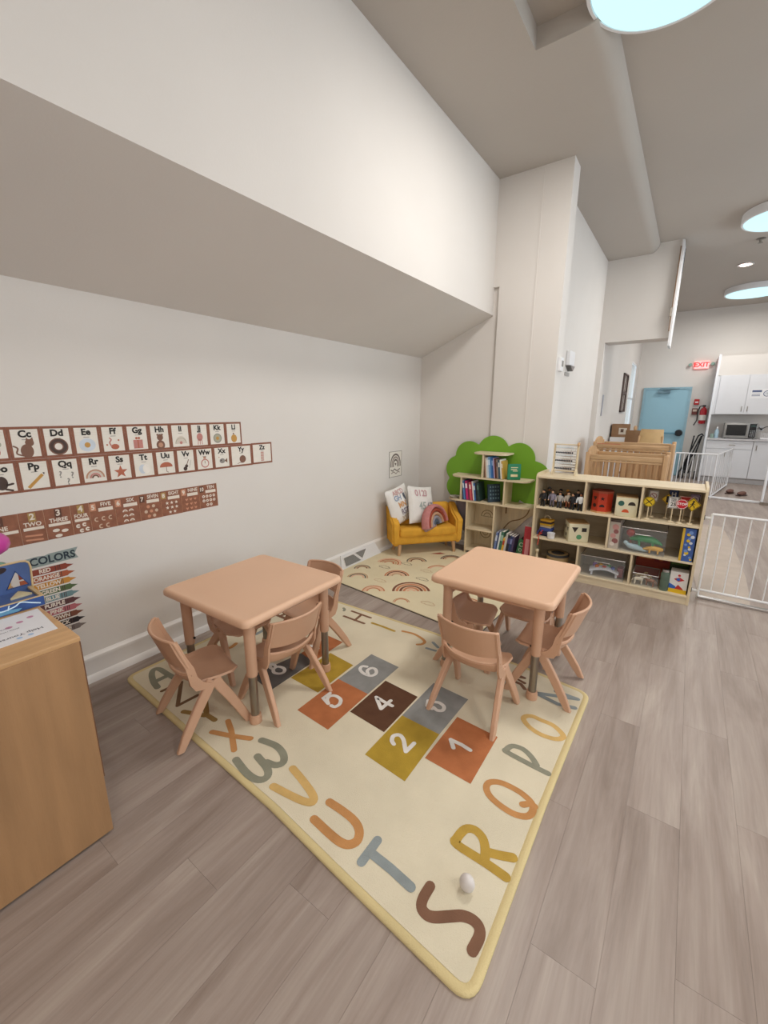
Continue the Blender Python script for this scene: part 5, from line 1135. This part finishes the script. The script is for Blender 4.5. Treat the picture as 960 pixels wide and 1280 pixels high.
def puzzle_box():
    t = thing('shape_puzzle_box', 'blue ocean shape puzzle box with a raised board and triangle opening, on the cabinet', 'toy', (-1.945, 0, .8155))
    # tray box
    MB().rbox(-.012, 0, -.25, .472, 0, .040, .002, 1).build('front_panel', PLY, t)
    MB().box(.0, .0012, -.25, .470, .002, .038).build('front_print', BLUD, t)
    MB().box(-.154, -.012, .460, .472, 0, .041).build('side_panel', PLY, t)
    MB().box(-.154, -.012, -.25, .460, .0, .032).build('tray_top', BLU, t)
    MB().prism([(-.06, .385), (-.125, .425), (-.065, .452)], .032, .040, 'z').build('shape_block', mat('shape_sand', '#cdbf9a', .5, .1, 20), t)
    o = MB(); T = Matrix(((0, 0, 1, .0018), (1, 0, 0, .06), (0, 1.05, 0, .001), (0, 0, 0, 1)))
    ribbon(o, [(.1, .012), (.15, .022), (.19, .012), (.22, .03), (.26, .03), (.28, .018), (.32, .024), (.34, .034), (.37, .022), (.395, .012)], .0045, T, 0)
    poly(o, [(.17, .004), (.18, .018), (.22, .028), (.26, .026), (.30, .018), (.34, .012), (.33, .004)], 1, T, -.0003); disc(o, .25, .014, .006, 2, T, z=.0002); ribbon(o, [(.30, .018), (.305, .032)], .004, T, 0, z=.0003)
    o.build('sea_creature_print', [flat('#c9dff0'), flat('#5f95b8'), flat('#274d6c')], t)
    # raised board with a real triangular opening and an oval one: built from strips round the holes
    bm = bmesh.new(); top = .150
    out = [(-.25, .032), (.477, .032), (.482, top-.03), (.479, top-.012), (.469, top-.003), (.453, top), (-.25, top)]
    tri = [(.396, .048), (.466, .050), (.4325, .115)]
    for ring in (out, tri):
        A = [bm.verts.new((0, y, z)) for y, z in ring]
        for k in range(len(A)): bm.edges.new((A[k], A[(k+1) % len(A)]))
    bmesh.ops.triangle_fill(bm, use_beauty=True, edges=bm.edges[:]); bm.verts.index_update()
    P = [(v.co.y, v.co.z) for v in bm.verts]; tris = [tuple(v.index for v in q.verts) for q in bm.faces]; bm.free(); n = len(P)
    o = MB(); o.add([(-.146, y, z) for y, z in P]+[(-.154, y, z) for y, z in P], tris + [tuple(n+i for i in q[::-1]) for q in tris] + [(i, n+i, n+(i+1) % 7, (i+1) % 7) for i in range(7)] + [(7+i, 7+(i+1) % 3, n+7+(i+1) % 3, n+7+i) for i in range(3)])
    o.build('raised_board', BLU, t)
    q = MB(); q.tube([(-.146, *p) for p in ((.477, .035), (.482, top-.03), (.479, top-.012), (.469, top-.003), (.453, top), (-.25, top))], .004, 6); q.build('board_rim', PLY, t, smooth=50)
    q = MB(); q.tube([(-.145, *p) for p in tri], .0025, 6, closed=True); q.build('hole_outline', flat('#243f78'), t)
    q = MB(); T2 = Matrix(((0, 0, 1, -.1452), (1, 0, 0, 0), (0, 1, 0, 0), (0, 0, 0, 1)))
    disc(q, .385, .128, .024, 0, T2, sy=.5, rot=.2); disc(q, .36, .075, .016, 1, T2); arc(q, .36, .075, .018, .004, 0, 360, 2, T2, z=.0002); disc(q, .30, .055, .04, 3, T2, sy=.4)
    q.build('board_print', [flat('#2e1f22'), flat('#3a5f8e'), flat('#1f3f66'), flat('#4d7f86')], t)
puzzle_box()
def stack_toy():
    t = thing('ring_stacker', 'magenta and pale blue ring stacking toy at the left edge, behind the blue puzzle', 'toy', (-2.205, .368, .8155))
    MB().lathe([(.05, 0), (.05, .012), (.012, .016), (.012, .32), (.001, .325)], 18).build('post', BIRCHV, t, smooth=40)
    def ring(z, R_, r_, c): MB().tube([(R_*math.cos(2*PI*k/24), R_*math.sin(2*PI*k/24), z) for k in range(24)], r_, 12, closed=True).build('ring', mat('ring_'+c.lstrip('#'), c, .25), t, smooth=180)
    ring(.04, .045, .022, '#e0b13c'); ring(.10, .045, .032, '#6aa88f'); ring(.215, .050, .042, '#c2409a'); ring(.288, .036, .028, '#a9cdd6')
stack_toy()

# ================================================================== FAR END: CRIBS, GATES, KITCHEN
def crib(x0, x1, y0, y1, H, label, name='crib'):
    t = thing('crib', label, 'crib', ((x0+x1)/2, (y0+y1)/2, 0), group=None); a, b = (x1-x0)/2, (y1-y0)/2
    for yy in (-b, b):
        MB().rbox(-a+.03, a-.03, yy-.016, yy+.016, H-.06, H, .006).build('top_rail', OAKH, t, smooth=50)
        MB().rbox(-a+.03, a-.03, yy-.012, yy+.012, H-.085, H-.065, .003).build('middle_rail', OAKH, t, smooth=50)
        MB().rbox(-a+.03, a-.03, yy-.014, yy+.014, .2, .25, .005).build('bottom_rail', OAKH, t, smooth=50)
        n = 11
        for k in range(n):
            x = -a+.05+(2*a-.1)*(k+.5)/n; MB().box(x-.021, x+.021, yy-.006, yy+.006, .25, H-.085).build('slat', SLAT, t)
    for xx in (-a, a):
        for yy in (-b, b): MB().rbox(xx-.025, xx+.025, yy-.025, yy+.025, 0, H+.03, .008).build('post', OAK, t, smooth=50)
        # arched end board
        pts = [(-b+.02, .25), (b-.02, .25), (b-.02, H+.02)] + [((b-.02)*math.cos(u), H+.02+.07*math.sin(u)) for u in [PI*k/10 for k in range(1, 10)]] + [(-b+.02, H+.02)]
        if xx < 0: MB().prism(pts, xx-.012, xx+.012, 'x').build('end_board', OAK, t)
        else:
            MB().rbox(xx-.014, xx+.014, -b+.02, b-.02, H-.04, H, .005).build('end_rail', OAK, t, smooth=50); MB().rbox(xx-.014, xx+.014, -b+.02, b-.02, .2, .25, .005).build('end_rail', OAK, t, smooth=50)
            for k in range(5): y = -b+.06+(2*b-.12)*(k+.5)/5; MB().box(xx-.006, xx+.006, y-.018, y+.018, .25, H-.04).build('slat', SLAT, t)
    MB().rbox(-a+.03, a-.03, -b+.03, b-.03, .28, .36, .02).build('mattress', flat('#cfc8c2'), t, smooth=50)
    if name == 'far': MB().box(-a+.03, -a+.32, -b-.017, -b+.017, H+.001, H+.004).build('rail_label', flat('#c4634c'), t)
crib(-1.02, -.18, 5.95, 6.5, 1.02, 'wooden slatted crib directly behind the toy shelf, nearer of the two')
crib(-1.08, -.155, 6.75, 7.35, 1.105, 'wooden slatted crib behind the nearer crib, with a reddish label on its rail', 'far')

def far_stuff():
    t = thing('white_cabinet', 'low white cabinet against the passage wall behind the cribs, a carton on top', 'cabinet', (-1.03, 9.4, 0))
    MB().rbox(-.2, .23, -.25, .25, 0, 1.08, .006).build('body', WHITE, t); MB().box(-.19, .22, -.256, -.25, .04, 1.04).build('door', WHITE, t); MB().tube([(.18, -.27, .6), (.18, -.27, .75)], .006).build('handle', STEEL, t)
    t = thing('cardboard_box', 'brown cardboard box with a white label on the white cabinet', 'box', (-1.08, 9.35, 1.0815), R(5))
    MB().box(-.15, .15, -.13, .13, 0, .24).build('carton', mat('cardboard', '#8d6c50', .8, .1, 10), t); MB().box(-.03, .10, -.132, -.13, .05, .17).build('label', flat('#c9bfb0'), t); MB().box(-.0, .05, -.133, -.132, .09, .15).build('print', flat('#5b4436'), t)
    t = thing('plywood_chair', 'plywood adult chair with a wide light back standing behind the cribs', 'chair', (-.53, 8.5, 0), R(-6))
    def P(u, v): s = v*2-1; return (s*(.20-.04*u), .03-.05*(1-s*s)+.08*u, .90+u*.36)
    MB().sheet(P, 8, 12, .014).build('backrest', mat('ply_light', '#c3a374', .5, .08, 6), t, smooth=60)
    MB().rbox(-.21, .21, -.42, .02, .44, .47, .01).build('seat', mat('ply_light', '#c3a374'), t, smooth=50)
    for sx in (-.18, .18):
        MB().tube([(sx, .05, 0), (sx, .02, .46), (sx*.95, .05, 1.15)], .016).build('leg', OAK, t, smooth=60); MB().tube([(sx, -.38, 0), (sx, -.36, .45)], .016).build('leg', OAK, t, smooth=60)
    t = thing('brown_chair', 'dark brown chair back seen at the left of the plywood chair', 'chair', (-.80, 8.95, 0), R(12))
    def P2(u, v): s = v*2-1; return (s*.14, .02-.03*(1-s*s)+.05*u, .86+u*.36)
    MB().sheet(P2, 6, 8, .014).build('backrest', flat('#7a5a3c'), t, smooth=60); MB().rbox(-.18, .18, -.36, .02, .44, .47, .01).build('seat', flat('#7a5a3c'), t)
    for sx in (-.15, .15):
        MB().tube([(sx, .04, 0), (sx*.9, .05, 1.1)], .014).build('leg', OAK, t, smooth=60); MB().tube([(sx, -.33, 0), (sx, -.32, .45)], .014).build('leg', OAK, t, smooth=60)
    MB().ball((.0, .05, 1.26), .03, sc=(1, 1, 1.6)).build('finial', OAK, t, smooth=180)
    # folded stroller: long black tubes and wheels
    t = thing('folded_stroller', 'folded black stroller leaning on the wall below the fire extinguisher', 'stroller', (.08, 12.45, 0))
    for k, (xa, xb) in enumerate(((-.16, .10), (-.10, .16), (-.05, .02), (.02, .17))): MB().tube([(xa, -.15+.04*k, .12), (xb, .15, 1.0)], .014).build('frame_tube', BLACK, t, smooth=60)
    MB().tube([(.1, .15, 1.0), (.16, .1, 1.05), (.2, .08, 1.0)], .016).build('handle', BLACK, t, smooth=60)
    def Pf(u, v): return (-.15+.10*u+.16*v+.02*math.sin(7*v), .0+.03*math.sin(5*u), .16+.42*v+.06*u)
    MB().sheet(Pf, 8, 8, .02).build('seat_fabric', flat('#2c2a2e', .9), t, smooth=60)
    for x_, y_ in ((-.16, -.15), (-.08, -.15), (.06, -.12), (.14, -.12)): MB().lathe([(.03, -.015), (.09, -.015), (.095, 0), (.09, .015), (.03, .015)], 20, T=TR(x_, y_, .0955, ry=PI/2)).build('wheel', BLACK, t, smooth=50)
    MB().box(-.03, .0, -.14, -.13, .3, .6).build('stripe', flat('#8a8a90'), t)
    # slippers
    for k, (x_, y_, a, lab) in enumerate(((.80, 10.56, 70, 'brown clog lying left of its pair in front of the kitchen'), (.97, 10.40, 60, 'brown clog lying right of its pair in front of the kitchen'))):
        t = thing('clog', lab, 'shoe', (x_, y_, 0), R(a), 'pair of brown clogs')
        def Ps(u, v): a_ = 2*PI*v; r = math.sin(PI*min(.98, u+.02))**.5; return ((u-.5)*.26, .055*r*math.cos(a_), .045+.045*r*math.sin(a_)*(.6+.5*u))
        MB().sheet(Ps, 12, 12).build('upper', flat('#6e4c42', .6), t, smooth=180); MB().rbox(-.12, .12, -.045, .045, 0, .015, .006).build('sole', flat('#4b3530'), t)
far_stuff()

def gate(name, label, pts, H, zb, n, bar=.006, rail=.013):
    (x0, y0), (x1, y1) = pts
    t = thing(name, label, 'gate', (x0, y0, 0), math.atan2(y1-y0, x1-x0)); Lg = math.hypot(x1-x0, y1-y0)
    MB().tube([(0, 0, H), (Lg, 0, H)], rail, 10).build('top_rail', WHITE, t, smooth=60)
    MB().tube([(0, 0, zb), (Lg, 0, zb)], rail, 10).build('bottom_rail', WHITE, t, smooth=60)
    for k in range(n+1):
        x = Lg*k/n; r = rail if k in (0, n) else bar
        MB().tube([(x, 0, zb if 0 < k < n else .0), (x, 0, H)], r, 8).build('bar' if 0 < k < n else 'post', WHITE, t, smooth=60)
    return t, Lg
g, L1 = gate('safety_gate', 'white metal safety gate fixed to the right side of the toy shelf', ((.245, 4.30), (1.65, 4.26)), .735, .075, 17, .0045, .010)
MB().rbox(0, 1.4, -.02, .02, .0, .022, .004).build('threshold_bar', CHROME, g)
for z in (.70, .06): MB().tube([(-.056, 0, z), (.0, 0, z)], .012, 10).build('wall_mount', WHITE, g, smooth=60); MB().lathe([(.02, 0), (.022, .012), (.012, .014)], 12, T=TR(-.0575, 0, z, ry=PI/2)).build('rubber_pad', DARK, g, smooth=40)
gate('play_yard_panel', 'white barred play yard panel far behind the toy shelf, running across the passage', ((-.16, 9.75), (.47, 9.75)), .80, .03, 9)
gate('play_yard_panel', 'white barred play yard panel turned away from the camera beside the kitchen', ((.47, 9.75), (.80, 11.6)), .80, .03, 8)
gate('play_yard_panel', 'low white play yard floor bar with a tall gate post at the right edge', ((.47, 9.70), (1.235, 9.62)), .035, .02, 1)
def post():
    t = thing('gate_post', 'pair of tall white gate posts at the right edge in front of the kitchen', 'gate', (1.2, 9.55, 0))
    for x in (-.03, .08): MB().rbox(x-.018, x+.018, -.018, .018, 0, 1.0, .004).build('post', WHITE, t, smooth=50)
    MB().rbox(-.03, .08, -.012, .012, .5, .53, .004).build('latch', STEEL, t); MB().rbox(-.05, .1, -.03, .03, .0, .05, .004).build('latch', STEEL, t)
post()

WOODG = mat('kitchen_white', '#d9dade', .35, .01)
def kitchen():
    t = thing('kitchen_end_panel', 'tall white end panel and bulkhead enclosing the kitchen wall cabinets', 'panel', (0, 0, 0))
    MB().box(.30, .34, 12.08, 12.79, 0, 2.76).build('end_panel', mat('panel_white', '#e3e6ea', .4, .01), t)
    MB().box(.34, 2.6, 12.45, 12.79, 2.345, 2.76).build('bulkhead', WALL, t)
    t = thing('kitchen_base_cabinet', 'white kitchen base cabinets with two doors below a wide drawer, left end', 'cabinet', (0, 12.1, 0))
    MB().box(.342, 1.155, .02, .69, .12, .94).build('carcass', WOODG, t); MB().box(.342, 1.155, .07, .1, 0, .12).build('toe_kick', flat('#b9b6b6'), t)
    def dr(x0, x1, z0, z1, nm, h, par=t):
        d = MB().rbox(x0, x1, 0, .02, z0, z1, .003, 1).build(nm, WOODG, par)
        hx, hz, vert = h
        q = MB(); e = .055
        if vert: q.tube([(hx, -.03, hz-e), (hx, -.03, hz+e)], .007, 8); q.tube([(hx, 0, hz-e*.6), (hx, -.03, hz-e*.6)], .005, 6); q.tube([(hx, 0, hz+e*.6), (hx, -.03, hz+e*.6)], .005, 6)
        else: q.tube([(hx-e, -.03, hz), (hx+e, -.03, hz)], .007, 8); q.tube([(hx-e*.6, 0, hz), (hx-e*.6, -.03, hz)], .005, 6); q.tube([(hx+e*.6, 0, hz), (hx+e*.6, -.03, hz)], .005, 6)
        q.build('handle', STEEL, d, smooth=60)
    dr(.346, .745, .13, .745, 'door', (.70, .64, 1)); dr(.752, 1.150, .13, .745, 'door', (.80, .64, 1)); dr(.346, 1.150, .755, .93, 'drawer', (.80, .845, 0))
    t2 = thing('kitchen_base_cabinet', 'white kitchen base cabinet with one full-height door, right of the drawer unit', 'cabinet', (0, 12.1, 0))
    MB().box(1.158, 2.2, .02, .69, .12, .94).build('carcass', WOODG, t2); MB().box(1.158, 2.2, .07, .1, 0, .12).build('toe_kick', flat('#b9b6b6'), t2)
    dr(1.162, 1.66, .13, .93, 'door', (1.215, .80, 1), t2); dr(1.667, 2.196, .13, .93, 'door', (2.14, .8, 1), t2)
    tag(MB().rbox(.342, 2.2, 12.07, 12.79, .94, .975, .004).build('countertop', mat('counter_grey', '#c4c2c4', .35, .05, 12)), 'pale grey kitchen worktop under the microwave', 'countertop')
    t3 = thing('kitchen_wall_cabinet', 'white two-door kitchen wall cabinet above the microwave', 'cabinet', (0, 12.43, 0))
    MB().box(.40, 1.42, .02, .36, 1.5, 2.344).build('carcass', WOODG, t3); MB().box(.342, .40, .03, .36, 1.5, 2.344).build('filler', WOODG, t3)
    dr(.404, .905, 1.505, 2.34, 'door', (.86, 1.62, 1), t3); dr(.912, 1.416, 1.505, 2.34, 'door', (.96, 1.62, 1), t3)
    s = thing('paper_sign', 'white paper sign with blue lettering and a round emblem on the right wall cabinet door', 'sign', (1.13, 12.428, 1.95))
    MB().box(-.16, .2, -.001, 0, -.11, .09).build('sheet', WHITE, s); o = MB(); T = FRONT(0, -.0018, 0)
    rect(o, -.14, .02, .02, .065, 0, T); 
    for k in range(2): rect(o, -.14, -.0, -.03-.03*k, -.018-.03*k, 0, T)
    arc(o, .11, -.01, .055, .014, 0, 360, 0, T); put_text(o, '15', .07, T @ TR(.11, -.01), 0); o.build('print', flat('#5a6585'), s)
    t4 = thing('microwave', 'silver microwave oven with black window on the kitchen worktop', 'microwave', (.90, 12.42, .9765))
    MB().rbox(-.28, .28, -.18, .2, .012, .34, .008).build('body', mat('microwave_silver', '#9b9a98', .35, .03, metal=.4), t4, smooth=50)
    MB().rbox(-.24, .10, -.186, -.18, .07, .30, .004).build('window', mat('dark_glass', '#17191b', .15), t4); MB().rbox(.15, .265, -.186, -.18, .03, .325, .004).build('control_panel', mat('dark_glass', '#17191b'), t4)
    MB().rbox(.112, .135, -.21, -.19, .06, .31, .005).build('handle', mat('microwave_silver', '#9b9a98'), t4)
    o = MB()
    for i in range(4):
        for j in range(3): o.box(.17+.03*j, .19+.03*j, -.189, -.186, .06+.035*i, .08+.035*i)
    o.build('buttons', flat('#8b8d90'), t4); MB().box(.17, .25, -.189, -.186, .26, .3).build('display', flat('#3a4a48'), t4)
    for sx in (-.24, .24): MB().lathe([(.015, 0), (.015, .014)], 10, T=TR(sx, -.14, 0)).build('foot', BLACK, t4)
    t5 = thing('soap_bottle', 'pale blue soap bottle left of the microwave', 'bottle', (.50, 12.3, .9765))
    MB().lathe([(.035, 0), (.04, .02), (.04, .15), (.02, .19), (.015, .21)], 16).build('bottle', flat('#a9c3d2', .2), t5, smooth=40); MB().lathe([(.018, .21), (.018, .235), (.006, .24), (.006, .26)], 12).build('pump', WHITE, t5, smooth=40)
    t5 = thing('green_cup', 'small grey green cup at the left end of the worktop', 'cup', (.42, 12.2, .9765)); MB().lathe([(.03, 0), (.036, .10), (.033, .10), (.028, .008), (.001, .008)], 16).build('cup', flat('#8fa59a'), t5, smooth=40)
    t6 = thing('power_outlet', 'white wall outlet with a black plug right of the microwave', 'outlet', (1.30, 12.79, 1.2)); MB().rbox(-.04, .04, -.01, 0, -.06, .06, .004).build('plate', WHITE, t6)
    MB().rbox(-.02, .02, -.05, -.01, -.04, .0, .005).build('plug', BLACK, t6); MB().tube([(0, -.04, -.02), (-.05, -.09, .02), (-.1, -.1, -.05), (-.11, -.06, -.12)], .006).build('cable', BLACK, t6, smooth=60); MB().tube([(0, -.04, -.02), (.08, -.06, .04), (.2, -.06, .04)], .006).build('cable', BLACK, t6, smooth=60)
    t7 = thing('dish_rack', 'small white dish rack at the right edge of the worktop', 'rack', (1.36, 12.35, .9765)); MB().rbox(-.1, .15, -.12, .12, 0, .03, .008).build('tray', WHITE, t7)
    for k in range(6): MB().tube([(-.08+.04*k, -.1, .03), (-.08+.04*k, -.1, .14), (-.08+.04*k, .1, .14), (-.08+.04*k, .1, .03)], .004, 6).build('wire', WHITE, t7)
kitchen()
def floor_light_patch():  # reflected light on the floor, built as a thin pale slab
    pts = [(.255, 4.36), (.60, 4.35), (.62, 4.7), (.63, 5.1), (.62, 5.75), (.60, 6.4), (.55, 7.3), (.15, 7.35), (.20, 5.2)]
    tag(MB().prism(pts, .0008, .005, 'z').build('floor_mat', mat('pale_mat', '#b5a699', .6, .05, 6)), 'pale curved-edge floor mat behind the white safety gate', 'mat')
floor_light_patch()
